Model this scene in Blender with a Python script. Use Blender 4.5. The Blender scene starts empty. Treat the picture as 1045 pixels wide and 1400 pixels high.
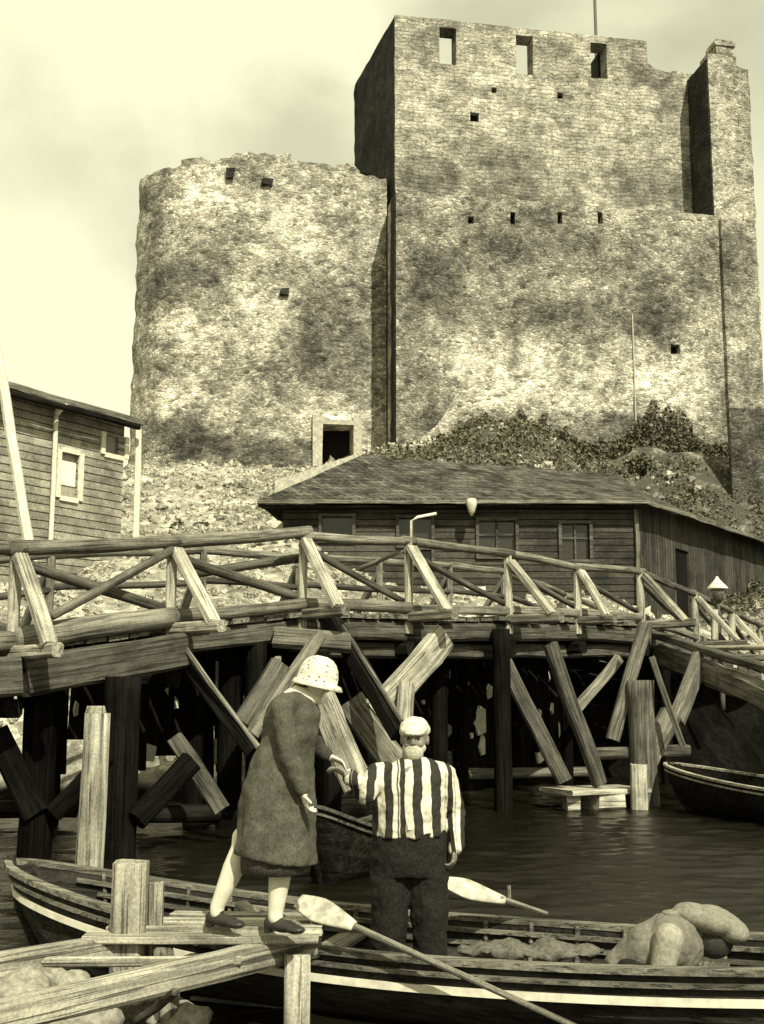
import bpy, bmesh, math, random
from mathutils import Vector, Matrix, noise, Quaternion
R = math.radians
random.seed(7)
sc = bpy.context.scene
col = sc.collection

# ---------------------------------------------------------------- camera
CAMZ = 2.0
F = 1600.0
PITCH = math.atan(240 / F)
cd = bpy.data.cameras.new('camera')
cam = bpy.data.objects.new('camera', cd); col.objects.link(cam)
cam.location = (0, 0, CAMZ)
cam.rotation_euler = (math.pi / 2 + PITCH, 0, 0)
cd.sensor_fit = 'VERTICAL'; cd.sensor_height = 24.0
cd.lens = F / 1400.0 * 24.0
cd.clip_end = 4000; cd.clip_start = 0.1
sc.camera = cam

# ---------------------------------------------------------------- sky and sun
SUN_EL, SUN_AZ = 44.0, 23.0       # azimuth measured from behind the camera towards the right
sdir = Vector((math.sin(R(SUN_AZ)) * math.cos(R(SUN_EL)), -math.cos(R(SUN_AZ)) * math.cos(R(SUN_EL)), math.sin(R(SUN_EL))))
w = bpy.data.worlds.new('World'); sc.world = w; w.use_nodes = True
nt = w.node_tree; nt.nodes.clear()
out = nt.nodes.new('ShaderNodeOutputWorld'); bg = nt.nodes.new('ShaderNodeBackground')
sky = nt.nodes.new('ShaderNodeTexSky'); sky.sky_type = 'NISHITA'; sky.sun_disc = False
sky.sun_elevation = R(SUN_EL); sky.sun_rotation = math.atan2(sdir.x, sdir.y)
sky.air_density = 1.2; sky.dust_density = 3.0
bw = nt.nodes.new('ShaderNodeRGBToBW'); nt.links.new(sky.outputs[0], bw.inputs[0])
tc = nt.nodes.new('ShaderNodeTexCoord')
sep = nt.nodes.new('ShaderNodeSeparateXYZ'); nt.links.new(tc.outputs['Generated'], sep.inputs[0])
mp = nt.nodes.new('ShaderNodeMapping'); mp.inputs['Scale'].default_value = (1.3, 1.3, 3.6); mp.inputs['Rotation'].default_value = (0, R(14), 0)
nt.links.new(tc.outputs['Generated'], mp.inputs[0])
nz = nt.nodes.new('ShaderNodeTexNoise'); nz.inputs['Scale'].default_value = 2.3; nz.inputs['Detail'].default_value = 7; nz.inputs['Roughness'].default_value = .55
nt.links.new(mp.outputs[0], nz.inputs[0])
mr = nt.nodes.new('ShaderNodeMapRange'); mr.inputs[1].default_value = .36; mr.inputs[2].default_value = .66; mr.inputs[3].default_value = .0; mr.inputs[4].default_value = 1.0
nt.links.new(nz.outputs[0], mr.inputs[0])
def wm(op, a, b, c=None):
    n = nt.nodes.new('ShaderNodeMath'); n.operation = op
    for i, v in enumerate((a, b, c)):
        if v is None: continue
        if isinstance(v, (int, float)): n.inputs[i].default_value = v
        else: nt.links.new(v, n.inputs[i])
    return n.outputs[0]
# thin cloud veil: lifts the plain sky towards an even white, thinner to the upper right
side = wm('MULTIPLY_ADD', sep.outputs[0], -2.4, .42)
veil = wm('MULTIPLY_ADD', mr.outputs[0], .55, side)
SKYV = (1.0, 5.0)
vv = wm('MULTIPLY', veil, SKYV[1])
vmax = wm('MAXIMUM', vv, wm('MULTIPLY_ADD', mr.outputs[0], 1.3, 1.9))
tot = wm('MINIMUM', wm('MULTIPLY_ADD', bw.outputs[0], SKYV[0], vmax), 5.7)
# a long tan cloud bank low above the left tower
def cloud(az, el, ra, re_, f, tot):
    d = Vector((math.sin(R(az)) * math.cos(R(el)), math.cos(R(az)) * math.cos(R(el)), math.sin(R(el))))
    m1 = nt.nodes.new('ShaderNodeMapping'); m1.inputs['Location'].default_value = (-d.x / ra, -d.y / ra, -d.z / re_); m1.inputs['Scale'].default_value = (1 / ra, 1 / ra, 1 / re_)
    wn = nt.nodes.new('ShaderNodeTexNoise'); wn.inputs['Scale'].default_value = 5; wn.inputs['Detail'].default_value = 6; nt.links.new(tc.outputs['Generated'], wn.inputs[0])
    ad = nt.nodes.new('ShaderNodeVectorMath'); ad.operation = 'MULTIPLY_ADD'; nt.links.new(wn.outputs['Color'], ad.inputs[0]); ad.inputs[1].default_value = (.35, .35, .3)
    nt.links.new(tc.outputs['Generated'], ad.inputs[2])
    sb = nt.nodes.new('ShaderNodeVectorMath'); sb.operation = 'SUBTRACT'; nt.links.new(ad.outputs[0], sb.inputs[0]); sb.inputs[1].default_value = (.175, .175, .15)
    nt.links.new(sb.outputs[0], m1.inputs[0])
    ln = nt.nodes.new('ShaderNodeVectorMath'); ln.operation = 'LENGTH'; nt.links.new(m1.outputs[0], ln.inputs[0])
    m2 = nt.nodes.new('ShaderNodeMapRange'); m2.interpolation_type = 'SMOOTHSTEP'; nt.links.new(ln.outputs['Value'], m2.inputs[0])
    m2.inputs[1].default_value = .2; m2.inputs[2].default_value = 1.15; m2.inputs[3].default_value = f; m2.inputs[4].default_value = 1
    return wm('MULTIPLY', tot, m2.outputs[0])
tot = cloud(-6, 23.0, .26, .075, .66, tot)
tot = cloud(9, 33.0, .2, .05, .82, tot)
tot = cloud(22, 27, .12, .14, .72, tot)
mx = nt.nodes.new('ShaderNodeVectorMath'); mx.operation = 'SCALE'
mx.inputs[0].default_value = (1.0, .985, .68)
nt.links.new(tot, mx.inputs['Scale'])
nt.links.new(mx.outputs[0], bg.inputs['Color']); bg.inputs['Strength'].default_value = 0.12
nt.links.new(bg.outputs[0], out.inputs[0])

sl = bpy.data.lights.new('sun', 'SUN'); sl.energy = 4.2; sl.angle = R(0.6); sl.color = (1.0, .965, .80)
sun = bpy.data.objects.new('sun', sl); col.objects.link(sun)
sun.rotation_euler = (-sdir).to_track_quat('-Z', 'Y').to_euler()
sc.view_settings.view_transform = 'Standard'; sc.view_settings.look = 'None'
sc.view_settings.exposure = 0.6; sc.view_settings.gamma = 1.0

# ---------------------------------------------------------------- helpers
def at(px, py, Y):
    """point of the place seen at photo pixel (px, py), Y metres ahead"""
    xc = (px - 522.5) / F; yc = (700 - py) / F
    dy = math.cos(PITCH) - yc * math.sin(PITCH); dz = yc * math.cos(PITCH) + math.sin(PITCH)
    t = Y / dy
    return Vector((xc * t, Y, CAMZ + dz * t))

def tag(o, label=None, cat=None, group=None, kind=None):
    if label: o['label'] = label
    if cat: o['category'] = cat
    if group: o['group'] = group
    if kind: o['kind'] = kind
    return o

def empty(name, loc, label, cat, group=None):
    o = bpy.data.objects.new(name, None); col.objects.link(o); o.location = loc
    o.empty_display_size = .2
    return tag(o, label, cat, group)

def root_loc(p):
    v = Vector((0, 0, 0))
    while p is not None:
        v += p.location; p = p.parent
    return v

def link(name, me, m, parent=None, mw=None, smooth=False):
    """link a mesh; mw is its world matrix"""
    o = bpy.data.objects.new(name, me); col.objects.link(o)
    if m is not None: me.materials.append(m)
    mw = mw or Matrix.Identity(4)
    if parent is not None:
        o.parent = parent
        o.matrix_parent_inverse = PW[parent.name].inverted() if parent.name in PW else Matrix.Translation(parent.location).inverted()
    o.matrix_basis = mw
    PW[o.name] = mw
    if smooth: me.shade_smooth()
    return o
PW = {}

def mesh_of(verts, faces):
    me = bpy.data.meshes.new('m'); me.from_pydata([tuple(v) for v in verts], [], faces); me.update(); return me

def frame(p0, p1, up=Vector((0, 0, 1)), roll=0):
    x = (p1 - p0).normalized()
    if abs(x.dot(up)) > .98: up = Vector((0, -1, 0))
    y = up.cross(x).normalized(); z = x.cross(y)
    m = Matrix((x, y, z)).transposed().to_4x4()
    m.translation = p0
    return m @ Matrix.Rotation(roll, 4, 'X')

def beam_mesh(L, w, h, wob=.018, bev=.2, seg=None, rnd=0, taper=0):
    """squared timber along +X, chamfered corners, slightly warped, end faces a little uneven"""
    rg = random.Random(rnd)
    n = seg or max(3, int(L / .35))
    b = min(w, h) * bev
    prof = [(-w/2 + b, -h/2), (w/2 - b, -h/2), (w/2, -h/2 + b), (w/2, h/2 - b), (w/2 - b, h/2), (-w/2 + b, h/2), (-w/2, h/2 - b), (-w/2, -h/2 + b)]
    vs, fs = [], []
    sd = rg.uniform(0, 90)
    for i in range(n + 1):
        t = i / n; x = L * t
        oy = noise.noise((x * .8, sd, 1)) * wob * 1.6; oz = noise.noise((x * .8, sd, 7)) * wob * 1.6
        k = 1 - taper * t
        for j, (a, c) in enumerate(prof):
            jit = noise.noise((x * 2.5, sd + j * 3.1, 2)) * wob * .6
            ex = rg.uniform(-1, 1) * wob * .8 if i in (0, n) else 0
            vs.append((x + ex, a * k + oy + jit, c * k + oz + jit))
    for i in range(n):
        for j in range(8):
            a = i * 8 + j; c = i * 8 + (j + 1) % 8
            fs.append((a, c, c + 8, a + 8))
    fs.append(tuple(reversed(range(8)))); fs.append(tuple(range(n * 8, n * 8 + 8)))
    return mesh_of(vs, fs)

def log_mesh(L, r0, r1, wob=.02, rnd=0, sides=14, n=None, dome=False):
    rg = random.Random(rnd); sd = rg.uniform(0, 90)
    n = n or max(3, int(L / .3)); vs, fs = [], []
    for i in range(n + 1):
        t = i / n; x = L * t; r = r0 + (r1 - r0) * t
        oy = noise.noise((x * .6, sd, 1)) * wob; oz = noise.noise((x * .6, sd, 7)) * wob
        for j in range(sides):
            a = 2 * math.pi * j / sides
            rr = r * (1 + .07 * noise.noise((x * 1.6, math.cos(a) * 1.5 + sd, math.sin(a) * 1.5)))
            vs.append((x, math.cos(a) * rr + oy, math.sin(a) * rr + oz))
    for i in range(n):
        for j in range(sides):
            a = i * sides + j; c = i * sides + (j + 1) % sides
            fs.append((a, c, c + sides, a + sides))
    fs.append(tuple(reversed(range(sides)))); fs.append(tuple(range(n * sides, (n + 1) * sides)))
    return mesh_of(vs, fs)

_c = [0]
def beam(name, p0, p1, w, h, m, parent=None, roll=0, **k):
    _c[0] += 1
    p0, p1 = Vector(p0), Vector(p1)
    return link(name, beam_mesh((p1 - p0).length, w, h, rnd=_c[0], **k), m, parent, frame(p0, p1, roll=roll))

def log(name, p0, p1, r0, r1, m, parent=None, **k):
    _c[0] += 1
    p0, p1 = Vector(p0), Vector(p1)
    return link(name, log_mesh((p1 - p0).length, r0, r1, rnd=_c[0], **k), m, parent, frame(p0, p1), smooth=True)

class MB:
    """collects simple solids in world space into one mesh"""
    def __init__(s): s.v = []; s.f = []
    def add(s, vs, fs):
        n = len(s.v); s.v += [tuple(v) for v in vs]; s.f += [tuple(i + n for i in f) for f in fs]; return s
    def box(s, c, d, rz=0, rx=0, jit=0):
        cx, cy, cz = c; q = Matrix.Rotation(rz, 3, 'Z') @ Matrix.Rotation(rx, 3, 'X')
        vs = []
        for x in (-.5, .5):
            for y in (-.5, .5):
                for z in (-.5, .5):
                    v = q @ Vector((x * d[0], y * d[1], z * d[2])) + Vector(c)
                    if jit: v += Vector([random.uniform(-jit, jit) for _ in range(3)])
                    vs.append(v)
        return s.add(vs, [(0, 1, 3, 2), (4, 6, 7, 5), (0, 4, 5, 1), (2, 3, 7, 6), (0, 2, 6, 4), (1, 5, 7, 3)])
    def prism(s, pts, off):
        """closed polygon pts extruded by vector off"""
        off = Vector(off); n = len(pts)
        vs = [Vector(p) for p in pts] + [Vector(p) + off for p in pts]
        return s.add(vs, [tuple(range(n)), tuple(reversed(range(n, 2 * n)))] + [(i + n, (i + 1) % n + n, (i + 1) % n, i) for i in range(n)])
    def tube(s, pts, rs, sides=10, flat=1.0):
        pts = [Vector(p) for p in pts]; vs, fs = [], []
        for i, p in enumerate(pts):
            d = (pts[min(i + 1, len(pts) - 1)] - pts[max(i - 1, 0)]).normalized()
            up = Vector((0, 0, 1)) if abs(d.z) < .95 else Vector((0, 1, 0))
            a = up.cross(d).normalized(); b = d.cross(a)
            r = rs[i] if isinstance(rs, (list, tuple)) else rs
            for j in range(sides):
                t = 2 * math.pi * j / sides
                vs.append(p + a * math.cos(t) * r + b * math.sin(t) * r * flat)
        for i in range(len(pts) - 1):
            for j in range(sides):
                x = i * sides + j; y = i * sides + (j + 1) % sides
                fs.append((x, y, y + sides, x + sides))
        fs.append(tuple(reversed(range(sides)))); fs.append(tuple(range((len(pts) - 1) * sides, len(pts) * sides)))
        return s.add(vs, fs)
    def ell(s, c, r, rot=None, n=14, m=10):
        vs, fs = [], []; q = rot or Matrix.Identity(3)
        for i in range(1, m):
            ph = math.pi * i / m
            for j in range(n):
                t = 2 * math.pi * j / n
                vs.append(q @ Vector((r[0] * math.sin(ph) * math.cos(t), r[1] * math.sin(ph) * math.sin(t), r[2] * math.cos(ph))) + Vector(c))
        top = len(vs); vs.append(q @ Vector((0, 0, r[2])) + Vector(c)); vs.append(q @ Vector((0, 0, -r[2])) + Vector(c))
        for i in range(m - 2):
            for j in range(n):
                a = i * n + j; b = i * n + (j + 1) % n
                fs.append((a, a + n, b + n, b))
        for j in range(n):
            fs.append((top, j, (j + 1) % n)); fs.append((top + 1, (m - 2) * n + (j + 1) % n, (m - 2) * n + j))
        return s.add(vs, fs)
    def rings(s, rings):
        """closed loft through rings (each a list of points of the same length)"""
        n = len(rings[0]); vs = [Vector(p) for r in rings for p in r]; fs = []
        for i in range(len(rings) - 1):
            for j in range(n):
                a = i * n + j; b = i * n + (j + 1) % n
                fs.append((a, b, b + n, a + n))
        fs.append(tuple(reversed(range(n)))); fs.append(tuple(range((len(rings) - 1) * n, len(rings) * n)))
        return s.add(vs, fs)
    def build(s, name, m, parent=None, smooth=False):
        me = mesh_of(s.v, s.f)
        bm = bmesh.new(); bm.from_mesh(me); bmesh.ops.recalc_face_normals(bm, faces=bm.faces); bm.to_mesh(me); bm.free()
        return link(name, me, m, parent, smooth=smooth)

_tx = {}
def folds(o, st=.02, size=.12):
    if size not in _tx:
        t = bpy.data.textures.new('cloth folds', 'CLOUDS'); t.noise_scale = size; t.noise_depth = 2; _tx[size] = t
    d = o.modifiers.new('d', 'DISPLACE'); d.texture = _tx[size]; d.strength = st; d.mid_level = .5; d.texture_coords = 'LOCAL'
    return o
def remesh(o, vox, it=4, fac=.5):
    r = o.modifiers.new('r', 'REMESH'); r.mode = 'VOXEL'; r.voxel_size = vox; r.use_smooth_shade = True
    if it:
        k = o.modifiers.new('s', 'SMOOTH'); k.iterations = it; k.factor = fac
    return o

# ---------------------------------------------------------------- materials
class NB:
    def __init__(s, name):
        s.m = bpy.data.materials.new(name); s.m.use_nodes = True; s.t = s.m.node_tree
        s.b = s.t.nodes['Principled BSDF']; s.tc = s.t.nodes.new('ShaderNodeTexCoord')
        s.co = s.tc.outputs['Object']
    def put(s, v, i):
        if isinstance(v, (int, float, tuple)): i.default_value = v
        else: s.t.links.new(v, i)
    def math(s, op, a, b=0, c=None, clamp=False):
        n = s.t.nodes.new('ShaderNodeMath'); n.operation = op; n.use_clamp = clamp
        s.put(a, n.inputs[0]); s.put(b, n.inputs[1])
        if c is not None: s.put(c, n.inputs[2])
        return n.outputs[0]
    def map(s, v, scale=(1, 1, 1), loc=(0, 0, 0), rot=(0, 0, 0)):
        n = s.t.nodes.new('ShaderNodeMapping'); s.put(v, n.inputs[0]); n.inputs['Scale'].default_value = scale
        n.inputs['Location'].default_value = loc; n.inputs['Rotation'].default_value = rot; return n.outputs[0]
    def noise(s, v, sc=1, det=4, ro=.5, dist=0):
        n = s.t.nodes.new('ShaderNodeTexNoise'); s.put(v, n.inputs['Vector']); n.inputs['Scale'].default_value = sc
        n.inputs['Detail'].default_value = det; n.inputs['Roughness'].default_value = ro; n.inputs['Distortion'].default_value = dist
        return n
    def vor(s, v, sc=1, feat='F1', rnd=1):
        n = s.t.nodes.new('ShaderNodeTexVoronoi'); s.put(v, n.inputs['Vector']); n.feature = feat
        n.inputs['Scale'].default_value = sc; n.inputs['Randomness'].default_value = rnd; return n
    def rng(s, v, a, b, c=0, d=1, smooth=True):
        n = s.t.nodes.new('ShaderNodeMapRange'); s.put(v, n.inputs[0])
        if smooth: n.interpolation_type = 'SMOOTHSTEP'
        for i, x in enumerate((a, b, c, d)): n.inputs[i + 1].default_value = x
        return n.outputs[0]
    def lerp(s, a, b, t):
        n = s.t.nodes.new('ShaderNodeMix'); n.data_type = 'FLOAT'
        s.put(t, n.inputs[0]); s.put(a, n.inputs[2]); s.put(b, n.inputs[3]); return n.outputs[0]
    def vadd(s, a, b, op='ADD', sc=None):
        n = s.t.nodes.new('ShaderNodeVectorMath'); n.operation = op; s.put(a, n.inputs[0]); s.put(b, n.inputs[1])
        if sc is not None: s.put(sc, n.inputs['Scale'])
        return n.outputs['Value'] if op in ('DISTANCE', 'LENGTH', 'DOT_PRODUCT') else n.outputs[0]
    def sep(s, v):
        n = s.t.nodes.new('ShaderNodeSeparateXYZ'); s.put(v, n.inputs[0]); return n.outputs
    def comb(s, x, y, z):
        n = s.t.nodes.new('ShaderNodeCombineXYZ'); s.put(x, n.inputs[0]); s.put(y, n.inputs[1]); s.put(z, n.inputs[2]); return n.outputs[0]
    def warp(s, v, sc, amt):
        n = s.noise(v, sc, 2)
        k = s.vadd(n.outputs['Color'], (-.5, -.5, -.5)); k = s.vadd(k, (0, 0, 0), 'SCALE', amt)
        return s.vadd(v, k)
    def blots(s, v, base, lst, rag=.35):
        """named stains: (centre, (rx,ry,rz), tone factor)"""
        w_ = s.warp(v, .9, 1.9); w_ = s.warp(w_, 4, .45)
        for c, r, f in lst:
            q = s.map(w_, scale=(1 / r[0], 1 / r[1], 1 / r[2]), loc=(-c[0] / r[0], -c[1] / r[1], -c[2] / r[2]))
            d = s.vadd(q, (0, 0, 0), 'LENGTH')
            k = s.rng(d, .42, 1.12, f * .86 if f < 1 else f * 1.08, 1.0)
            base = s.math('MULTIPLY', base, k)
        return base
    def done(s, val, rough=.9, bump=None, bstr=.5, bdist=.02, tint=(1, .945, .74), spec=.2):
        c = s.comb(s.math('MULTIPLY', val, tint[0]), s.math('MULTIPLY', val, tint[1]), s.math('MULTIPLY', val, tint[2]))
        s.put(c, s.b.inputs['Base Color']); s.put(rough, s.b.inputs['Roughness'])
        s.b.inputs['Specular IOR Level'].default_value = spec
        if bump is not None:
            n = s.t.nodes.new('ShaderNodeBump'); n.inputs['Strength'].default_value = bstr; n.inputs['Distance'].default_value = bdist
            s.put(bump, n.inputs['Height']); s.t.links.new(n.outputs[0], s.b.inputs['Normal'])
        return s.m

def obj_rand(b):
    return b.t.nodes.new('ShaderNodeObjectInfo').outputs['Random']

def wood(name, lo, hi, weather=.4, bs=.6, rvar=.35, axis=0, sc=1.0, dirt=.5, spec=.15):
    """sawn, weathered timber; grain runs along local X (axis 0) or Z (axis 2)"""
    b = NB(name); r = obj_rand(b)
    sv = [9 * sc] * 3; sv[axis] = .55 * sc
    v = b.vadd(b.co, b.comb(b.math('MULTIPLY', r, 37), b.math('MULTIPLY', r, 11), b.math('MULTIPLY', r, 5)))
    g = b.noise(b.map(v, tuple(sv)), 2.2, 8, .62, .4).outputs[0]
    sv2 = [34 * sc] * 3; sv2[axis] = .8 * sc
    crack = b.noise(b.map(v, tuple(sv2)), 1.3, 3, .5).outputs[0]
    blot = b.noise(v, 1.5, 6, .65).outputs[0]
    fine = b.noise(v, 55, 3, .7).outputs[0]
    t = b.rng(g, .3, .7)
    val = b.lerp(lo, hi, t)
    val = b.math('MULTIPLY', val, b.rng(crack, .36, .46, 1 - weather, 1))
    val = b.math('MULTIPLY', val, b.rng(blot, .3, .6, dirt, 1.1))
    val = b.math('MULTIPLY', val, b.rng(fine, .3, .7, .75, 1.25))
    val = b.math('MULTIPLY', val, b.math('MULTIPLY_ADD', r, rvar, 1 - rvar / 2))
    h = b.math('ADD', g, b.math('MULTIPLY', b.rng(crack, .34, .46), .8))
    return b.done(val, .88, h, bs, .012, spec=spec)

def plain(name, v, rough=.7, var=.25, sc=12, tint=(1, .945, .74), bs=.2, spec=.3):
    b = NB(name)
    n = b.noise(b.co, sc, 6, .65).outputs[0]
    val = b.math('MULTIPLY', b.rng(n, .25, .75, 1 - var, 1 + var), v)
    return b.done(val, rough, n, bs, .01, tint, spec)

M = {}
M['wood_pale'] = wood('pale weathered timber', .22, .50, .6)
M['wood_mid'] = wood('grey weathered timber', .085, .25, .55)
M['wood_dark'] = wood('dark wet timber', .006, .02, .5, spec=.04)
M['wood_brown'] = wood('brown old timber', .04, .13, .5)
M['wood_boat'] = wood('tarred boat plank', .012, .04, .4, rvar=.2)
M['wood_boat_in'] = wood('worn boat timber', .07, .2, .45, rvar=.3)
M['black'] = plain('black void', .006, .9)  # black paints the shade inside the holes and the doorway
M['white_paint'] = plain('white paint', .62, .6, .22, 9)
M['pile'] = wood('tarred pile', .003, .010, .5, axis=0, spec=.03)
# ================================================================ SETTING
# ---- water
b = NB('river water')
r1 = b.noise(b.map(b.co, (1, 2.6, 1)), 2.6, 8, .68, .9).outputs[0]
r2 = b.noise(b.map(b.co, (1, 1.9, 1), rot=(0, 0, .3)), 7.5, 3, .55).outputs[0]
hgt = b.math('ADD', r1, b.math('MULTIPLY', r2, .35))
b.b.inputs['Base Color'].default_value = (.007, .0065, .0035, 1)
b.b.inputs['Roughness'].default_value = .09; b.b.inputs['IOR'].default_value = 1.33; b.b.inputs['Specular IOR Level'].default_value = .4
bn = b.t.nodes.new('ShaderNodeBump'); bn.inputs['Strength'].default_value = .35; bn.inputs['Distance'].default_value = .05
b.put(hgt, bn.inputs['Height']); b.t.links.new(bn.outputs[0], b.b.inputs['Normal'])
M['water'] = b.m
def wave(x, y):
    return (noise.noise((x * 1.1, y * 3.0, 0)) * .034 + noise.noise((x * 2.6 + 5, y * 6.5, 3)) * .021 + noise.noise((x * .35, y * .9, 7)) * .012)
_xs = [-10 + i * .085 for i in range(248)]; _ys = [5 + j * .05 for j in range(430)]
_ys = _ys[:300] + [_ys[299] + .09 * j for j in range(1, 90)]
wv_ = [(x, y, wave(x, y) * min(1, (x + 10) / 1.5, (_xs[-1] - x) / 1.5, (y - 5) / 1, (_ys[-1] - y) / 1.5)) for y in _ys for x in _xs]; nx_ = len(_xs)
wf_ = [(j * nx_ + i, j * nx_ + i + 1, (j + 1) * nx_ + i + 1, (j + 1) * nx_ + i) for j in range(len(_ys) - 1) for i in range(nx_ - 1)]
n_ = len(wv_); X0, X1, Y0, Y1 = _xs[0], _xs[-1], _ys[0], _ys[-1]
wv_ += [(-1500, -300, 0), (1500, -300, 0), (1500, 2500, 0), (-1500, 2500, 0), (X0, Y0, 0), (X1, Y0, 0), (X1, Y1, 0), (X0, Y1, 0)]
wf_ += [(n_, n_ + 1, n_ + 5, n_ + 4), (n_ + 1, n_ + 2, n_ + 6, n_ + 5), (n_ + 2, n_ + 3, n_ + 7, n_ + 6), (n_ + 3, n_, n_ + 4, n_ + 7)]
me = mesh_of(wv_, wf_); me.shade_smooth()
tag(link('water', me, M['water']), kind='structure')

# ---- ground: the castle island as one height field
def ss(a, c, t):
    t = max(0, min(1, (t - a) / (c - a))); return t * t * (3 - 2 * t)
def pl(x, pts):
    if x <= pts[0][0]: return pts[0][1]
    for (a, v), (c, u) in zip(pts, pts[1:]):
        if x <= c: return v + (u - v) * (x - a) / (c - a)
    return pts[-1][1]
PROF_L = [(19.5, -1.5), (21.5, .1), (23, 1.6), (25, 3.3), (28, 4.6), (32, 5.7), (36, 6.9), (41, 9.0), (47, 10.8), (60, 11), (90, 8), (120, 2), (150, -2)]
PROF_C = [(25.5, -1.5), (27.2, .2), (28.2, 2.1), (29.4, 3.6), (31, 4.3), (36, 4.9), (40, 8.6), (46, 11.6), (60, 12), (90, 8), (120, 2), (150, -2)]
PROF_R = [(29, -1.5), (31.5, .3), (33, 2.6), (36, 3.8), (40, 4.6), (44.5, 5.6), (46.5, 8.6), (49, 11.5), (60, 12), (90, 8), (120, 2), (150, -2)]
def H(x, y):
    k = ss(-3.3, 1.3, x); k2 = ss(5.5, 11, x)
    h = pl(y, PROF_L) * (1 - k) + pl(y, PROF_C) * k
    h = h * (1 - k2) + pl(y, PROF_R) * k2
    h += .7 * ss(41, 46, y) * (1 - ss(48, 52, y)) * (ss(2.0, 3.6, x) * (1 - ss(7.5, 9.2, x)) + .8 * ss(9.8, 11, x) * (1 - ss(13, 14.5, x)))
    fall = ss(34, 70, abs(x)); h = h * (1 - fall) - 2 * fall
    if h > -1: h += noise.fractal((x * .35, y * .35, 3), .9, 2.1, 5) * .45 * min(1, max(0, (h + 1) / 2))
    return h
xs = [-75 + i * 2.5 for i in range(22)]; xs = [x for x in xs if x < -24]
x = -24.0
while x < 26: xs.append(x); x += .3
while x < 78: xs.append(x); x += 2.5
ys = []; y = 19.0
while y < 50: ys.append(y); y += .3
while y < 155: ys.append(y); y += 2.5
vs = [(x, y, H(x, y)) for y in ys for x in xs]
nx = len(xs)
fs = [(j * nx + i, j * nx + i + 1, (j + 1) * nx + i + 1, (j + 1) * nx + i) for j in range(len(ys) - 1) for i in range(nx - 1)]
b = NB('rubble ground')
wv = b.warp(b.co, 3, .25)
st = b.vor(wv, 2.2); st2 = b.vor(wv, 6.5)
n1 = b.noise(b.co, .55, 6, .65).outputs[0]; n2 = b.noise(b.co, 18, 5, .7).outputs[0]
val = b.math('MULTIPLY_ADD', b.sep(st.outputs['Color'])[0], .26, .24)
val = b.math('MULTIPLY', val, b.math('MULTIPLY_ADD', b.sep(st2.outputs['Color'])[1], .5, .75))
val = b.math('MULTIPLY', val, b.rng(n1, .35, .62, .55, 1.25))
val = b.math('MULTIPLY', val, b.rng(n2, .3, .7, .65, 1.3))
sp = b.sep(b.co)
# grass and weeds over the higher ground to the right, wet stones at the waterline, shaded bank painted dark
veg = b.math('MULTIPLY', b.rng(sp[0], -1.5, 2.5), b.rng(sp[1], 35, 38))
veg = b.math('MULTIPLY', veg, b.rng(b.noise(b.co, 1.1, 6, .7).outputs[0], .33, .5))
val = b.lerp(val, b.math('MULTIPLY', b.rng(n2, .3, .7, .5, 1.6), .075), veg)
wet = b.math('MULTIPLY', b.rng(sp[2], 2.2, 3.0, 1, 0), b.rng(sp[0], -3.4, -1.6))  # near-black bank face: shade under the bridge put into the ground colour
wet = b.math('MAXIMUM', wet, b.rng(sp[2], .15, .5, 1, 0))
val = b.lerp(val, b.math('MULTIPLY', val, .018), wet)
hh = b.math('ADD', b.rng(st.outputs[0], 0, .5, 1, 0), b.math('MULTIPLY', n2, .6))
M['ground'] = b.done(val, .95, hh, .9, .12, spec=.02)
tag(link('ground', mesh_of(vs, fs), M['ground'], smooth=True), kind='structure')

# ---- the photographer's own shore, left foreground
def H2(x, y):
    e = 5.9 - ss(-2.2, -.9, x) * 1.9
    h = .46 - ss(e - .6, e + .3, y) * 1.3
    return h + noise.fractal((x * 2.3, y * 2.3, 1), .9, 2, 4) * .06
xs2 = [-9 + i * .16 for i in range(120)]; ys2 = [-6 + j * .16 for j in range(82)]
vs = [(x, y, H2(x, y)) for y in ys2 for x in xs2]; nx = len(xs2)
fs = [(j * nx + i, j * nx + i + 1, (j + 1) * nx + i + 1, (j + 1) * nx + i) for j in range(len(ys2) - 1) for i in range(nx - 1)]
M['shore'] = plain('gravelly shore', .24, .95, .5, 22, bs=.9)
tag(link('shore', mesh_of(vs, fs), M['shore'], smooth=True), kind='structure')

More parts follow.
